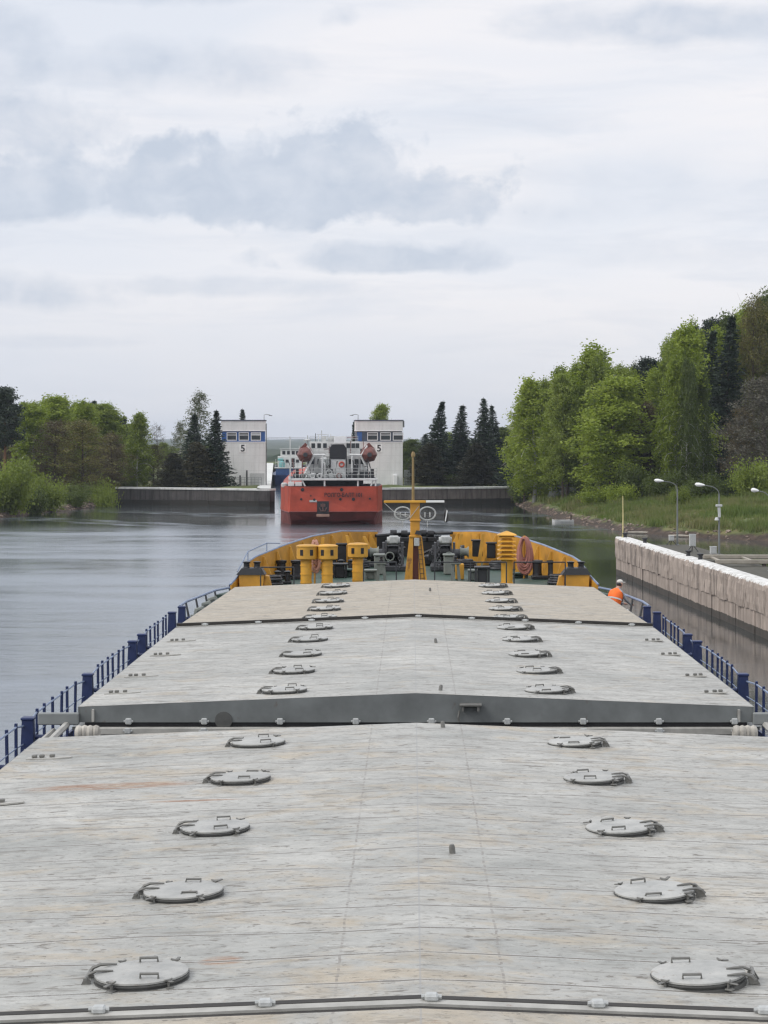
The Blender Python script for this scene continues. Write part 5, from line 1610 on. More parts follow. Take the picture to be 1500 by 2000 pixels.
m = MB(); m.tube([(-2.9, 9, 7.9), (-2.9, 9, 10.3)], .07, 6); m.lathe([(.42, 9.6), (.45, 9.75), (.1, 9.9)], 12, None, (-2.95, 9, 0)); m.tube([(-1.2, 9.3, 9.5), (-1.2, 9.3, 10.9)], .05, 6); m.tube([(-1.8, 9.3, 10.4), (-.6, 9.3, 10.4)], .03, 5); m.tube([(2.4, 9.3, 9.5), (2.4, 9.3, 10.6)], .03, 5); m.build('radar_mast', M['lug'], RS, True)
m = MB()
for x in (3.9, 4.3, 3.5): m.bbox(x - .14, x + .14, 1.2, 1.6, 5.361, 6.1, .03)
m.bbox(1.9, 2.5, 1.0, 1.5, 5.361, 6.0, .03); m.bbox(3.1, 4.0, 1.9, 2.4, 5.361, 6.2, .03); m.build('deck_gear', M['darkgrey'], RS)
m = MB(); m.bbox(-3.9, -1.6, 2.6, 3.6, 5.361, 5.75, .05); m.bbox(-.9, 1.2, 2.2, 3.2, 5.361, 5.8, .06); m.torus((-.45, 2.1, 5.95), .32, .07, 16, 6, Matrix.Rotation(R(90), 3, 'X')); m.build('winch', M['lug'], RS)
q = random.Random(31)
for i in range(46):
    x = q.uniform(-4.6, 4.6); y = q.uniform(.8, 3.6); m = MB(); kk = q.randrange(4)
    if kk == 0: m.bbox(x - .2, x + .2, y, y + .3, 5.361, 5.361 + q.uniform(.4, 1.1), .03); nm = 'deck_locker'
    elif kk == 1: m.tube([(x, y, 5.361), (x, y, 6.2 + q.uniform(0, 1.2)), (x + q.uniform(-.4, .4), y, 6.5 + q.uniform(0, 1.2))], .07, 6); nm = 'vent_pipe'
    elif kk == 2: m.torus((x, y, 5.6), .25, .07, 14, 5, Matrix.Rotation(R(q.uniform(60, 90)), 3, 'X')); nm = 'hose_reel'
    else: m.tube([(x, y, 5.361), (x + q.uniform(-.9, .9), y + 1, 7.2 + q.uniform(0, 1.6))], .045, 5); nm = 'rigging_stay'
    m.build(nm, M[q.choice(['darkgrey', 'black', 'lug', 'boatred', 'midgrey', 'white', 'darkgrey'])], RS)
for i in range(16):      # gear and masts seen above the house tops
    x = q.uniform(-4.2, 4.4); y = q.uniform(9.6, 12.5); z = 9.55 if -2.6 < x < 3.4 and y > 10 else 8.15; m = MB()
    if i % 3 == 0: m.tube([(x, y, z), (x, y, z + q.uniform(.6, 1.5))], .04, 5); nm = 'aerial'
    elif i % 3 == 1: m.bbox(x - .25, x + .25, y - .2, y + .2, z, z + q.uniform(.3, .7), .03); nm = 'roof_box'
    else: m.tube([(x - .6, y, z + .5), (x + .6, y, z + .55)], .04, 5); m.tube([(x, y, z), (x, y, z + .9)], .04, 5); nm = 'aerial'
    m.build(nm, M[q.choice(['darkgrey', 'lug', 'black', 'white', 'boatred'])], RS)
for s, xb in ((-1, -3.2), (1, 4.25)):
    m = MB()
    for yy in (3.2, 7.2):
        xi = xb - s * 2.0
        m.tube([(xi - s * .3, yy, 8.0), (xb - s * .9, yy, 8.0), (xb - s * .2, yy, 9.1)], .13, 6)
        m.tube([(xb - s * 1.0, yy, 7.95), (xb - s * .1 + (.3 if s > 0 else -.3), yy, 5.5)], .13, 6)
        m.tube([(xi, yy, 7.95), (xi + s * .05, yy, 5.36)], .13, 6)
        m.tube([(xi - s * .4, yy, 5.45), (xb, yy, 6.1)], .09, 6)
    m.build('davit', M['white'], RS)
    lb = thing('lifeboat', 'red-brown lifeboat hanging on the %s davits of the red ship' % ('left' if s < 0 else 'right'), 'lifeboat', tuple(RS.location + Matrix.Rotation(R(3.4), 3, 'Z') @ Vector((xb, 5.2, 7.95))), R(3.4))
    b = MB(); rings = []
    for f, sc in ((-3.2, .12), (-3.0, .45), (-2.4, .8), (-1.2, 1), (1.2, 1), (2.4, .8), (3.0, .4), (3.2, .1)):
        rings.append([(math.cos(2 * PI * k / 14) * 1.0 * sc, f, math.sin(2 * PI * k / 14) * (1.05 if k < 7 else .95) * sc + .1) for k in range(14)])
    b.loft([[r_[i] for i in (0, 2, 3, 5, 7, 9, 10, 12)] for r_ in rings]); b.build('hull', M['boatred'], lb)
    b = MB(); b.lathe([(1.03, -.05), (1.05, .03), (.99, .06)], 20, Matrix.Diagonal((1, 2.6, 1)), (0, 0, .05)); b.build('fender', M['redlow'], lb)
    b = MB(); b.prism([(-.62, .85), (.62, .85), (.0, 1.5)], -1.6, .6, 'y'); b.build('canopy_hatch', M['boatred'], lb)
    b = MB(); b.tube([(0, -3.15, .1), (0, -3.3, .1)], .28, 12); b.build('end_plate', M['darkgrey'], lb)

# ================================================================== blue and white vessel already in the chamber
bx = PX(566, 432)
BS = thing('blue_ship', 'dark blue vessel with a white cabin already inside the lock, left of the red ship', 'ship', (bx, 432, 0), R(3.8))
m = MB(); m.loft([[(-b, y, zt), (-b, y, .8), (-b * .9, y + (.6 if y < 1 else 0), -.6), (b * .9, y + (.6 if y < 1 else 0), -.6), (b, y, .8), (b, y, zt)] for y, b, zt in ((0, 3.2, 2.0), (3, 3.7, 2.0), (25, 3.9, 1.9), (36, 2.4, 2.6), (40, .4, 3.0))]); m.build('hull', M['bluehull'], BS)
m = MB(); m.bbox(-3.0, 3.0, .4, 3.2, 2.01, 3.4, .06); m.build('stern_house', paint('ship_blue_light', (.035, .085, .22), .5), BS)
m = MB(); m.bbox(-3.3, 3.3, .2, 5, 3.41, 3.6, .03); m.bbox(-2.6, 2.6, 3, 9, 3.61, 5.9, .06); m.bbox(-2.0, 2.2, 4, 8, 5.91, 7.4, .06); ho2 = m.build('deck_house', M['white'], BS)
for x, z in ((-1.6, 4.9), (-.6, 4.9), (.6, 4.9), (1.6, 4.9), (-1.3, 6.7), (-.3, 6.7), (.7, 6.7), (1.6, 6.7)):
    w = MB(); y = 2.97 if z < 5.5 else 3.97; w.bbox(x - .32, x + .32, y - .03, y + .04, z - .4, z + .35, .02); w.build('window', M['glass'], ho2)
m = MB(); m.box(.3, 1.0, 2.96, 2.99, 3.65, 5.5); m.build('door', M['black'], ho2)
m = MB(); m.bbox(-2.2, 2.4, 3.8, 8.2, 7.41, 7.55, .02); m.tube([(0, 6, 7.5), (0, 6, 10.2)], .08, 6); m.tube([(-.9, 6, 9.2), (.9, 6, 9.2)], .05, 5); m.tube([(-3.0, .5, 3.6), (-3.0, .5, 5.4)], .06, 5); m.build('mast', M['lug'], BS)
m = MB()
for k in range(9): m.tube([(-3.2 + k * .8, .25, 3.6), (-3.2 + k * .8, .25, 4.6)], .04, 5)
for z in (4.1, 4.6): m.tube([(-3.2, .25, z), (3.2, .25, z)], .04, 5)
m.build('railing', M['lug'], BS)
m = MB(); m.lathe([(.55, 3.62), (.7, 4.2), (.55, 4.8), (.1, 5.0)], 12, None, (-1.7, 1.5, 0)); m.bbox(-2.6, -1.4, 1.8, 2.6, 5.0, 5.5, .1); m.build('cowl_vent', paint('teal_cowl', (.16, .38, .38), .5), BS, True)

# ================================================================== small things on the banks
sh = thing('shed', 'low white shed half hidden behind the birch trunks on the right bank', 'shed', (PX(1098, 292), 292, gz(PX(1098, 292), 292) - .1))
m = MB(); m.box(-1.9, 1.9, 0, 3, -.6, 1.4); m.build('wall', M['whitec'], sh)
m = MB(); m.prism([(-2.1, 1.403), (2.1, 1.403), (2.1, 1.5), (0, 1.9), (-2.1, 1.5)], -.2, 3.2, 'y'); m.build('roof', M['pole'], sh)
m = MB(); m.bbox(-1.5, .1, -.04, -.002, .75, 1.2, .01); m.build('window', M['glass'], sh)
Yb = 243; xb = PX(1098, Yb)
rb = thing('rowing_boat', 'small pale rowing boat floating by the right bank', 'rowing boat', (xb, Yb, 0), R(10))
m = MB(); rings = []
for f, w, zt in ((-1.3, .06, .38), (-1.0, .32, .30), (-.3, .5, .26), (.6, .5, .26), (1.3, .40, .30)):
    rings.append([(f, -w, zt), (f, -w * .7, -.05), (f, 0, -.10), (f, w * .7, -.05), (f, w, zt), (f, w * .8, zt), (f, 0, .05), (f, -w * .8, zt)])
m.loft(rings); m.build('hull', M['white'], rb)
m = MB(); m.bbox(.2, .45, -.42, .42, .2, .24, .01); m.build('thwart', M['wood'], rb)
p = MB(); p.tube([(0, 0, -.6), (0.02, 0, .75)], .09, 7); p.sphere((0.02, 0, .75), .12, 8, 6)
tag(p.build('mooring_stake', M['bark'], None, True, (xb + 1.0, Yb + .5, 0)), 'short dark stake in the water beside the pale rowing boat', 'stake')
# ================================================================== trees
def leaf_quads(c, sx, sy, rg, up=.0):
    n = len(c)
    a = rg.normal(size=(n, 3)); a[:, 2] *= (1 - up); a /= np.linalg.norm(a, axis=1, keepdims=True) + 1e-9
    b = rg.normal(size=(n, 3)); b -= a * (a * b).sum(1, keepdims=True); b /= np.linalg.norm(b, axis=1, keepdims=True) + 1e-9
    sx = sx * rg.uniform(.6, 1.4, (n, 1)); sy = sy * rg.uniform(.6, 1.4, (n, 1))
    v = np.stack([c - a * sx, c + b * sy * .55 - a * sx * .1, c + a * sx, c - b * sy * .55 + a * sx * .1], 1)
    return v.reshape(-1, 3)


def make_tree(kind, seed):
    rg = np.random.default_rng(seed); H = 18.0
    tr = MB(); cs = []
    lean = rg.normal(size=2) * .25
    def trunk_at(f): return np.array([lean[0] * f * f + .15 * math.sin(f * 5 + seed), lean[1] * f * f + .12 * math.cos(f * 4 + seed), f * H])
    P = dict(
        birch=dict(n=64, f0=.10, w=3.1, prof=lambda f: (math.sin(min(1, (f + .12) / .5) * PI / 2) * (1 - max(0, f - .35) / .66) ** .75), up=.9, droop=.35, cl=7, k=40, ls=0.115, cr=.62, mat='lf_bright', bark='birch', tw=.0, r=.2),
        aspen=dict(n=60, f0=.14, w=3.6, prof=lambda f: math.sin(min(1, (f + .1) / .45) * PI / 2) * (1 - max(0, f - .5) / .52) ** .6, up=.7, droop=.1, cl=7, k=44, ls=0.125, cr=.75, mat='lf_birch', bark='bark', tw=.0, r=.22),
        broad=dict(n=64, f0=.12, w=5.6, prof=lambda f: math.sin(min(1, (f + .08) / .42) * PI / 2) * (1 - max(0, f - .45) / .57) ** .5, up=.6, droop=.12, cl=8, k=34, ls=0.13, cr=.85, mat='lf_mid', bark='bark', tw=.0, r=.3),
        airy=dict(n=46, f0=.14, w=3.2, prof=lambda f: math.sin(min(1, (f + .1) / .4) * PI / 2) * (1 - max(0, f - .5) / .53) ** .7, up=.9, droop=.3, cl=6, k=17, ls=0.105, cr=.5, mat='lf_airy', bark='birch', tw=1, r=.2),
        bud=dict(n=60, f0=.08, w=4.6, prof=lambda f: math.sin(min(1, (f + .12) / .42) * PI / 2) * (1 - max(0, f - .45) / .57) ** .55, up=.9, droop=.0, cl=8, k=24, ls=0.09, cr=.75, mat='lf_brown', bark='bark', tw=1, r=.22),
        bare=dict(n=40, f0=.2, w=4.0, prof=lambda f: math.sin(min(1, (f + .1) / .4) * PI / 2) * (1 - max(0, f - .5) / .53) ** .55, up=1.0, droop=.0, cl=6, k=5, ls=.10, cr=.5, mat='lf_grey', bark='bark', tw=1, r=.2),
        pine=dict(n=40, f0=.42, w=2.9, prof=lambda f: math.sin(min(1, (f - .34) / .3) * PI / 2) * (1 - max(0, f - .6) / .43) ** .6, up=.35, droop=.05, cl=6, k=44, ls=0.125, cr=.62, mat='lf_pine', bark='pinebark', tw=.0, r=.22),
    ).get(kind)
    if P:
        N = 12; tr.tube([trunk_at(i / N) for i in range(N + 1)], [max(.02, P['r'] * (1 - i / N) ** .8 + .012) for i in range(N + 1)], 7)
        for i in range(P['n']):
            f = P['f0'] + (0.985 - P['f0']) * ((i + rg.uniform(0, .9)) / P['n']) ** .92
            rad = P['w'] * P['prof'](f) * rg.uniform(.62, 1.15)
            ang = i * 2.399 + rg.uniform(-.5, .5)
            p0 = trunk_at(f); d = np.array([math.cos(ang), math.sin(ang), 0])
            up = P['up'] * rg.uniform(.6, 1.3)
            pts = []
            for t in np.linspace(0, 1, 6):
                z = rad * (up * t - (up * .55 + P['droop'] * 1.6) * t * t)
                pts.append(p0 + d * rad * t + np.array([0, 0, z]) + (rg.normal(size=3) * .05 * rad * t))
            r0 = max(.014, P['r'] * .3 * (1 - f) + .012)
            tr.tube(pts, [r0 * (1 - .8 * t) + .006 for t in np.linspace(0, 1, 6)], 4, False)
            for c in range(P['cl']):
                t = .25 + .75 * (c + rg.uniform(0, 1)) / P['cl']
                k = min(4.999, t * 5); q = pts[int(k)] + (pts[int(k) + 1] - pts[int(k)]) * (k - int(k))
                q = q + rg.normal(size=3) * P['cr'] * .5
                if P['tw']:
                    for _ in range(2):
                        e = q + rg.normal(size=3) * .75 + np.array([0, 0, .35 if P['droop'] < .2 else -.3]); tr.tube([pts[int(k)], q, e], [.016, .012, .006], 3, False)
                m = int(P['k'] * rg.uniform(.5, 1.5))
                o = rg.normal(size=(m, 3)) * P['cr'] * np.array([.5, .5, .42]) * rg.uniform(.7, 1.3)
                if P['droop'] > .25: o[:, 2] = o[:, 2] * 1.5 - .35
                cs.append(q + o)
        c = np.concatenate(cs); c = c[c[:, 2] > .3]
        v = leaf_quads(c, P['ls'] * 1.25, P['ls'] * 1.5, rg)
        mats = (P['bark'], P['mat']); W0 = 2 * P['w'] * .95
    else:
        thuja = kind == 'thuja'
        w = 3.6 if thuja else 2.7
        tr.tube([trunk_at(i / 8) for i in range(9)], [.2 * (1 - i / 8) + .015 for i in range(9)], 7)
        nl = 60 if thuja else 52
        ln = []
        for i in range(nl):
            f = .03 + .96 * i / nl
            rad = w * ((1 - f) ** (.55 if thuja else .92)) * rg.uniform(.8, 1.1) + .12
            nb = max(5, int(7 + 5 * (1 - f)))
            for b in range(nb):
                ang = 2 * PI * (b + rg.uniform(0, 1)) / nb; L = rad * rg.uniform(.65, 1.12)
                d = np.array([math.cos(ang), math.sin(ang), 0]); s_ = np.array([-d[1], d[0], 0])
                m = max(6, int(L * 13))
                t = rg.uniform(.12, 1, m) ** .8
                z = L * (-.42 * t + .22 * t * t) if not thuja else L * (.5 * t - .3 * t * t)
                pc = trunk_at(f) + d * (L * t)[:, None] + s_ * (rg.normal(size=m) * .17 * L * (1.1 - t) ** .7 * (1.2 if thuja else 1))[:, None]
                pc[:, 2] += z + rg.normal(size=m) * .10
                ln.append(pc)
        c = np.concatenate(ln)
        v = leaf_quads(c, (.24 if not thuja else .2), (.16 if not thuja else .2), rg, .45 if not thuja else 0)
        mats = ('bark', 'lf_thuja' if thuja else 'lf_spruce'); W0 = 2 * w
    fc = np.arange(len(v)).reshape(-1, 4)
    return dict(trunk=tr.mesh('trunk', M[mats[0]], True), crown=npmesh('crown', v, fc, M[mats[1]]), W=W0)


def make_bush(seed, mat):
    rg = np.random.default_rng(seed); cs = []; tr = MB()
    for i in range(16):
        a = rg.uniform(0, 2 * PI); L = rg.uniform(.7, 1.7)
        e = np.array([math.cos(a) * L * .8, math.sin(a) * L * .8, rg.uniform(.9, 2.0)])
        tr.tube([(0, 0, -.3), tuple(e * .5 + np.array([0, 0, .2])), tuple(e)], [.04, .025, .008], 4, False)
        for t in (.3, .45, .6, .75, .88, 1.0):
            m = rg.integers(40, 80); cs.append(e * t + rg.normal(size=(m, 3)) * np.array([.30, .30, .27]))
    c = np.concatenate(cs); c = c[c[:, 2] > .02]
    v = leaf_quads(c, .07, .09, rg)
    return dict(trunk=tr.mesh('stems', M['bark'], True), crown=npmesh('crown', v, np.arange(len(v)).reshape(-1, 4), M[mat]), W=3.0)


LIB = {}
def variant(kind, i, mat=None):
    key = (kind, i, mat)
    if key not in LIB:
        base = (kind, i, None)
        if kind == 'bush':
            LIB[key] = make_bush(40 + i, mat or 'lf_mid')
        else:
            if base not in LIB: LIB[base] = make_tree(kind, 100 + i * 7 + sum(map(ord, kind)) % 50)
            if mat:
                d = dict(LIB[base]); me = d['crown'].copy(); me.materials.clear(); me.materials.append(M[mat]); d['crown'] = me; LIB[key] = d
    return LIB[key]


NAMES = dict(birch='birch_tree', aspen='leafy_tree', broad='broad_tree', airy='birch_tree', bud='budding_tree', bare='bare_tree', pine='pine_tree', spruce='spruce_tree', thuja='bushy_conifer', bush='bush')
trng = random.Random(99)


def tree(kind, px, pyt, Y, wpx, label, vi=0, mat=None, group=None, cat='tree', sink=.15):
    L = variant(kind, vi, mat)
    x = PX(px, Y); zb = gz(x, Y) - sink
    H = PZ(pyt, Y) - zb
    if kind == 'bush':
        cat = 'bush'; sz = H / 2.3
    else: sz = H / 18.0
    t = thing(NAMES[kind], label, cat, (x, Y, zb), trng.uniform(0, 6.28), group)
    sxy = wpx / FPX * Y / L['W'] * (1.0 if kind == 'bush' else 2.1 if kind == 'spruce' else 1.5 if kind == 'thuja' else 1.4)
    t.scale = (sxy, sxy, sz)
    link('stems' if kind == 'bush' else 'trunk', L['trunk'], t); link('crown', L['crown'], t)
    return t


# ---- left bank, front row and tall single trees
tree('pine', 6, 757, 300, 62, 'dark pine at the left photo edge, taller than the leafy trees beside it', 0)
tree('birch', 62, 790, 318, 78, 'bright green tree next to the dark pine on the left bank', 1)
tree('aspen', 112, 779, 330, 92, 'highest rounded green tree of the left bank wood', 0, 'lf_bright')
tree('birch', 165, 786, 326, 70, 'yellow-green birch right of the highest rounded tree on the left bank', 2)
tree('aspen', 212, 792, 332, 70, 'green tree on the right shoulder of the left bank wood', 1, 'lf_birch')
tree('bud', 104, 826, 306, 84, 'reddish-brown budding tree in front of the green left bank trees', 0, 'lf_brown')
tree('bud', 158, 826, 302, 98, 'broad olive-brown budding tree at the middle front of the left bank', 1, 'lf_rust')
tree('bud', 218, 850, 311, 62, 'grey-brown budding tree between the olive tree and the white birch trunk', 2, 'lf_brown')
tree('birch', 268, 806, 316, 50, 'slim birch with a white trunk near the left end of the lock wall', 0, 'lf_birch')
tree('bud', 300, 872, 318, 46, 'low greenish budding tree right of the slim white-trunked birch', 0, 'lf_rust')
tree('bare', 307, 832, 345, 36, 'small leafless tree against the sky between birch and spruces', 0)
tree('airy', 385, 764, 342, 58, 'tall airy birch rising above the spruces left of the tower', 0)
tree('airy', 352, 822, 346, 36, 'short thin-leaved birch left of the tall airy birch', 1)
tree('spruce', 376, 806, 326, 46, 'dark spruce standing directly in front of the tall airy birch', 0)
tree('spruce', 422, 799, 311, 44, 'slender dark spruce overlapping the left lock tower', 1)
tree('thuja', 386, 862, 309.5, 66, 'round rust-green conifer between the two dark spruces behind the lock wall', 0)
tree('thuja', 338, 884, 311, 62, 'lower rust-green conifer left of the rounder one behind the lock wall', 1)
tree('spruce', 471, 797, 345, 34, 'spruce tip showing above the left lock tower roof', 2)
for i, (px, pyt, Y, w, lab, mt) in enumerate((
        (24, 895, 262, 100, 'big green bush at the left photo edge by the water', 'lf_birch'),
        (-22, 905, 258, 90, 'bush cut by the left photo edge, leaning over the water', 'lf_birch'),
        (96, 926, 276, 74, 'second green bush from the left along the left shore', 'lf_birch'),
        (146, 944, 287, 62, 'small dull green bush below the olive-brown budding tree', 'lf_mid'),
        (200, 932, 297, 62, 'green bush closest to the left end of the lock wall', 'lf_birch'),
        (66, 950, 268, 56, 'low bush between the two biggest shore bushes', 'lf_mid'),
        (252, 938, 314, 40, 'low dark bush at the foot of the slim white birch', 'lf_mid'))):
    tree('bush', px, pyt, Y, w, lab, i % 3, mt)
gl = 'trees deep in the left bank wood'; ll = 'dark tree deep in the left bank wood, behind the green front trees'
r2 = random.Random(17)
for i in range(26):
    px = -25 + i * 11.5 + r2.uniform(-4, 4); Y = r2.uniform(345, 385)
    top = np.interp(px, [-30, 60, 130, 190, 240, 290], [790, 790, 776, 783, 812, 862]) + r2.uniform(-3, 16)
    tree(r2.choice(['spruce', 'pine', 'aspen', 'spruce', 'aspen']), px, top, Y, r2.uniform(34, 50), ll, r2.randrange(3) if False else r2.randrange(2), None, gl)
for i in range(7):
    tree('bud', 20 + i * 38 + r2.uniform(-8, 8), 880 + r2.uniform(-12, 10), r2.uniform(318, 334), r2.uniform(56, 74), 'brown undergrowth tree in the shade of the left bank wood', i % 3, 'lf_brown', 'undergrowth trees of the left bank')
for i, px in enumerate((318, 330, 300, 346, 405)):
    tree('aspen', px, 866 + (i * 7) % 11, 430 + i * 9, 26, 'far greyish-green tree seen through the gap right of the bare tree', i % 2, 'lf_birch', 'far trees in the gap left of the lock')

# ---- around the right tower
tree('aspen', 741, 792, 350, 42, 'green birch crown showing above the right lock tower roof', 1, 'lf_birch')
tree('spruce', 693, 820, 352, 26, 'dark spruce edge peeping out left of the right lock tower', 0)
tree('spruce', 853, 781, 328, 46, 'left one of the three tall spruces right of the tower', 0)
tree('spruce', 895, 789, 332, 46, 'middle one of the three tall spruces right of the tower', 1)
tree('spruce', 947, 775, 330, 46, 'tallest spruce right of the tower, with a thinner one behind it', 2)
tree('spruce', 966, 789, 338, 36, 'thin spruce behind the right shoulder of the tallest spruce', 0)
tree('thuja', 833, 864, 321, 62, 'rounded rust-green conifer at the foot of the left tall spruce', 0)
tree('thuja', 926, 864, 319, 62, 'rounded rust-green conifer at the foot of the tallest spruce', 1)
tree('bush', 800, 905, 330, 36, 'dark green bush between the right tower and the rounded conifer', 0, 'lf_mid')
tree('bush', 882, 925, 322, 40, 'low dark bush between the two rounded conifers', 1, 'lf_mid')
tree('bush', 990, 925, 318, 40, 'dark bush beside the right end of the brownish lock wall', 2, 'lf_mid')
for i in range(11):
    px = 782 + i * 23 + r2.uniform(-6, 6)
    tree(r2.choice(['aspen', 'spruce', 'aspen']), px, 852 + r2.uniform(-8, 10) - max(0, px - 960) * .45, r2.uniform(385, 440), r2.uniform(30, 42), 'dark tree in the far belt behind the three tall spruces', i % 2, 'lf_mid' if i % 2 else None, 'far tree belt right of the lock')

# ---- right bank: front birches
tree('birch', 1042, 738, 292, 84, 'leftmost leafy birch of the right bank, lower than its neighbour', 0)
tree('birch', 1088, 718, 296, 66, 'second birch from the left on the right bank, thin at the top', 1, 'lf_birch')
tree('aspen', 1108, 745, 284, 84, 'dense yellow-green tree just above the white shed', 0, 'lf_bright')
tree('birch', 1152, 678, 286, 104, 'tallest pointed birch in the middle of the right bank', 2)
tree('aspen', 1193, 740, 262, 120, 'wide leafy tree with a dark trunk nearest the right shore', 1, 'lf_bright')
tree('birch', 1218, 722, 282, 60, 'narrow birch right of the tallest pointed birch', 1, 'lf_birch')
tree('airy', 1243, 706, 290, 44, 'thin-leaved birch top between the pointed birch and dark pines', 0)
tree('pine', 1268, 702, 282, 60, 'dark pine left of the very bright tall birch on the hillside', 1)
tree('bud', 1262, 790, 266, 70, 'brown-green budding tree below the dark pine on the right hillside', 0, 'lf_brown')
tree('birch', 1338, 636, 262, 88, 'very bright tall birch on the right hillside', 0)
tree('birch', 1318, 690, 258, 60, 'bright birch at the left flank of the very bright tall one', 2)
tree('spruce', 1378, 640, 268, 66, 'dark spruce with pale trunks at its feet on the right hillside', 0)
tree('spruce', 1424, 612, 270, 70, 'tall dark spruce right of the very bright birch', 1)
tree('bud', 1470, 592, 272, 84, 'high olive-brown tree near the right photo edge', 1, 'lf_rust')
tree('aspen', 1496, 584, 276, 60, 'highest green tree top at the right photo edge', 0, 'lf_mid')
tree('bud', 1490, 742, 244, 128, 'large grey-brown leafless tree at the right photo edge', 2, 'lf_grey')
tree('bud', 1448, 800, 250, 70, 'brownish budding tree left of the large grey-brown one', 0, 'lf_brown')
for i, (px, pyt, Y, w, lab, mt) in enumerate((
        (1240, 905, 256, 74, 'green bush right of the dark trunk on the right bank', 'lf_mid'),
        (1292, 915, 252, 66, 'dark green bush below the dark pine, behind the first lamp', 'lf_mid'),
        (1370, 925, 242, 78, 'broad green bush behind the loudspeaker lamp', 'lf_mid'),
        (1470, 898, 236, 96, 'tall green bush behind the rightmost lamp head', 'lf_birch'),
        (1425, 930, 240, 52, 'small green bush between the second and third lamp heads', 'lf_mid'),
        (1160, 950, 258, 78, 'bright green low bush under the birch trunks by the shore', 'lf_bright'),
        (1215, 945, 252, 70, 'bright green grassy bush right of the dark trunk', 'lf_bright'),
        (1018, 925, 305, 50, 'dark bush where the right bank meets the lock wall', 'lf_mid'),
        (1325, 950, 235, 44, 'low round bush behind the first quay lamp post', 'lf_birch'))):
    tree('bush', px, pyt, Y, w, lab, i % 3, mt)
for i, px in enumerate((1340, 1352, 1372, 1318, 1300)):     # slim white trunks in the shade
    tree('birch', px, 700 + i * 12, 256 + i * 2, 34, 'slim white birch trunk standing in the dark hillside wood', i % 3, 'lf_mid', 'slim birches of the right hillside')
gm = 'fresh green birches filling the right bank wood'
for i, (px, pyt) in enumerate(((1022, 790), (1060, 742), (1072, 760), (1100, 735), (1128, 712), (1170, 702), (1180, 720), (1206, 715), (1232, 728), (1252, 730), (1280, 722), (1300, 705), (1312, 672), (1325, 655), (1352, 632), (1362, 650), (1400, 640), (1445, 640), (1455, 610), (1478, 625))):
    tree('birch' if i % 3 else 'aspen', px, pyt, (276 if px > 1090 else 303) + (i * 7) % 17, 46 + (i * 5) % 17, 'slender fresh green birch in the middle ranks of the right bank wood', i % 3 if i % 3 else (i // 3) % 2, 'lf_birch' if i % 2 else 'lf_bright', gm)
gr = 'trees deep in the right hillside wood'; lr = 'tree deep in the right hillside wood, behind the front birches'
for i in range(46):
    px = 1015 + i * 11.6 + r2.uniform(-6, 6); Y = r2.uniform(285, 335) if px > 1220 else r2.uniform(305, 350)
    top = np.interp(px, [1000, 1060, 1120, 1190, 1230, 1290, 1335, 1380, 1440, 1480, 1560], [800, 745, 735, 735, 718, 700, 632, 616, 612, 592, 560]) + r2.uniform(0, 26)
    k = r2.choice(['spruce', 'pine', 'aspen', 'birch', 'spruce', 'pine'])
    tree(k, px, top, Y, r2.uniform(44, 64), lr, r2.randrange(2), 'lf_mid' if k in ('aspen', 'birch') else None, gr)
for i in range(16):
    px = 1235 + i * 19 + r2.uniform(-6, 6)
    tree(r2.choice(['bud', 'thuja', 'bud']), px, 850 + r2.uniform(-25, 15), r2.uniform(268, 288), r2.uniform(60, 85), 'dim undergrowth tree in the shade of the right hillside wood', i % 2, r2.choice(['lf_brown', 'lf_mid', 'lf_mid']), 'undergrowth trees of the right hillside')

# ---- grass, stones
rg = np.random.default_rng(3)
def scatter(n, x0, x1, y0, y1, zmin, zmax):
    x = rg.uniform(x0, x1, n); y = rg.uniform(y0, y1, n); z = terrain(x, y)
    k = (z > zmin) & (z < zmax) & ~pip(x, y, WPOLY)
    return np.stack([x[k], y[k], z[k]], 1)


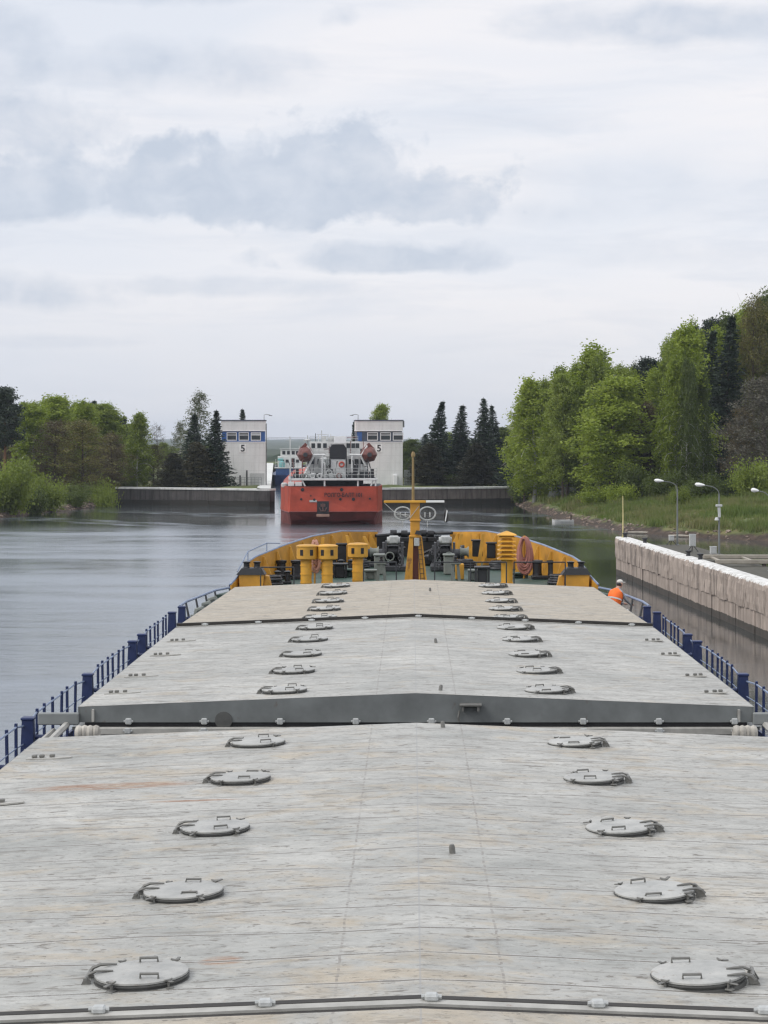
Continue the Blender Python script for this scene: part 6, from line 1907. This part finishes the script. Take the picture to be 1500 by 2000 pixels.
def blades(p, hmin, hmax, wid):
    n = len(p); a = rg.uniform(0, 2 * PI, n); h = rg.uniform(hmin, hmax, n); w = wid * rg.uniform(.6, 1.4, n)
    d = np.stack([np.cos(a), np.sin(a), np.zeros(n)], 1); tip = p + np.stack([rg.normal(size=n) * .18 * h, rg.normal(size=n) * .18 * h, h], 1)
    v = np.stack([p - d * w[:, None], p + d * w[:, None], tip], 1).reshape(-1, 3)
    return v, np.arange(3 * n).reshape(-1, 3)


M['grass'] = leafmat('grass_blades', [(.08, .13, .018), (.13, .18, .035), (.22, .205, .085)], .3, .7, .12)
p = np.concatenate([scatter(120000, 14, 75, 190, 262, .72, 14), scatter(34000, 12, 50, 262, 320, .9, 10), scatter(26000, -70, -38, 235, 320, .8, 6)])
pn = np.array([mnoise.noise((q[0] * .25, q[1] * .25, 0)) for q in p])
k = pn > -.45
p = p[k]; pn = pn[k]
v1, f1 = blades(p, .16, .55, .05); q2 = p[pn > .12]; v2, f2 = blades(np.repeat(q2, 2, 0) + rg.normal(size=(2 * len(q2), 3)) * [.25, .25, 0], .4, 1.05, .05)
v = np.concatenate([v1, v2]); f = np.concatenate([f1, f2 + len(v1)])
tag(link('bank_grass', npmesh('bank_grass', v, f, M['grass'])), kind='stuff')
st = MB(); q = np.concatenate([scatter(5200, 14, 60, 190, 312, .0, .75), scatter(2400, -60, -40, 240, 312, .0, .7)])
ico = bmesh.new(); bmesh.ops.create_icosphere(ico, subdivisions=1, radius=1); iv = [v_.co.copy() for v_ in ico.verts]; iff = [[v_.index for v_ in f_.verts] for f_ in ico.faces]; ico.free()
for x, y, z in q[:1500]:
    s = rg.uniform(.07, .30); sc = rg.uniform(.6, 1.4, 3) * s
    st.add([(x + a.x * sc[0] * rg.uniform(.8, 1.2), y + a.y * sc[1] * rg.uniform(.8, 1.2), z + a.z * sc[2] * .6) for a in iv], iff)
M['stone'] = paint('shore_stone', (.22, .17, .135), .9, var=.5, scale=.7)
tag(st.build('shore_stones', M['stone']), kind='stuff')
# driftwood along the right waterline
for i, (px, py, Y, w) in enumerate(((1255, 1040, 214, 1.5), (1330, 1042, 207, 1.2))):
    m = MB(); x = PX(px, Y); m.tube([(x - w, Y + .8, .12), (x, Y, .14), (x + w, Y - .6, .1)], [.10, .13, .07], 7)
    tag(m.build('driftwood_log', M['wood'], None, True), ('bleached log lying at the right waterline nearer the marker pole' if i == 0 else 'second bleached log at the right waterline, behind the first lamp'), 'log')
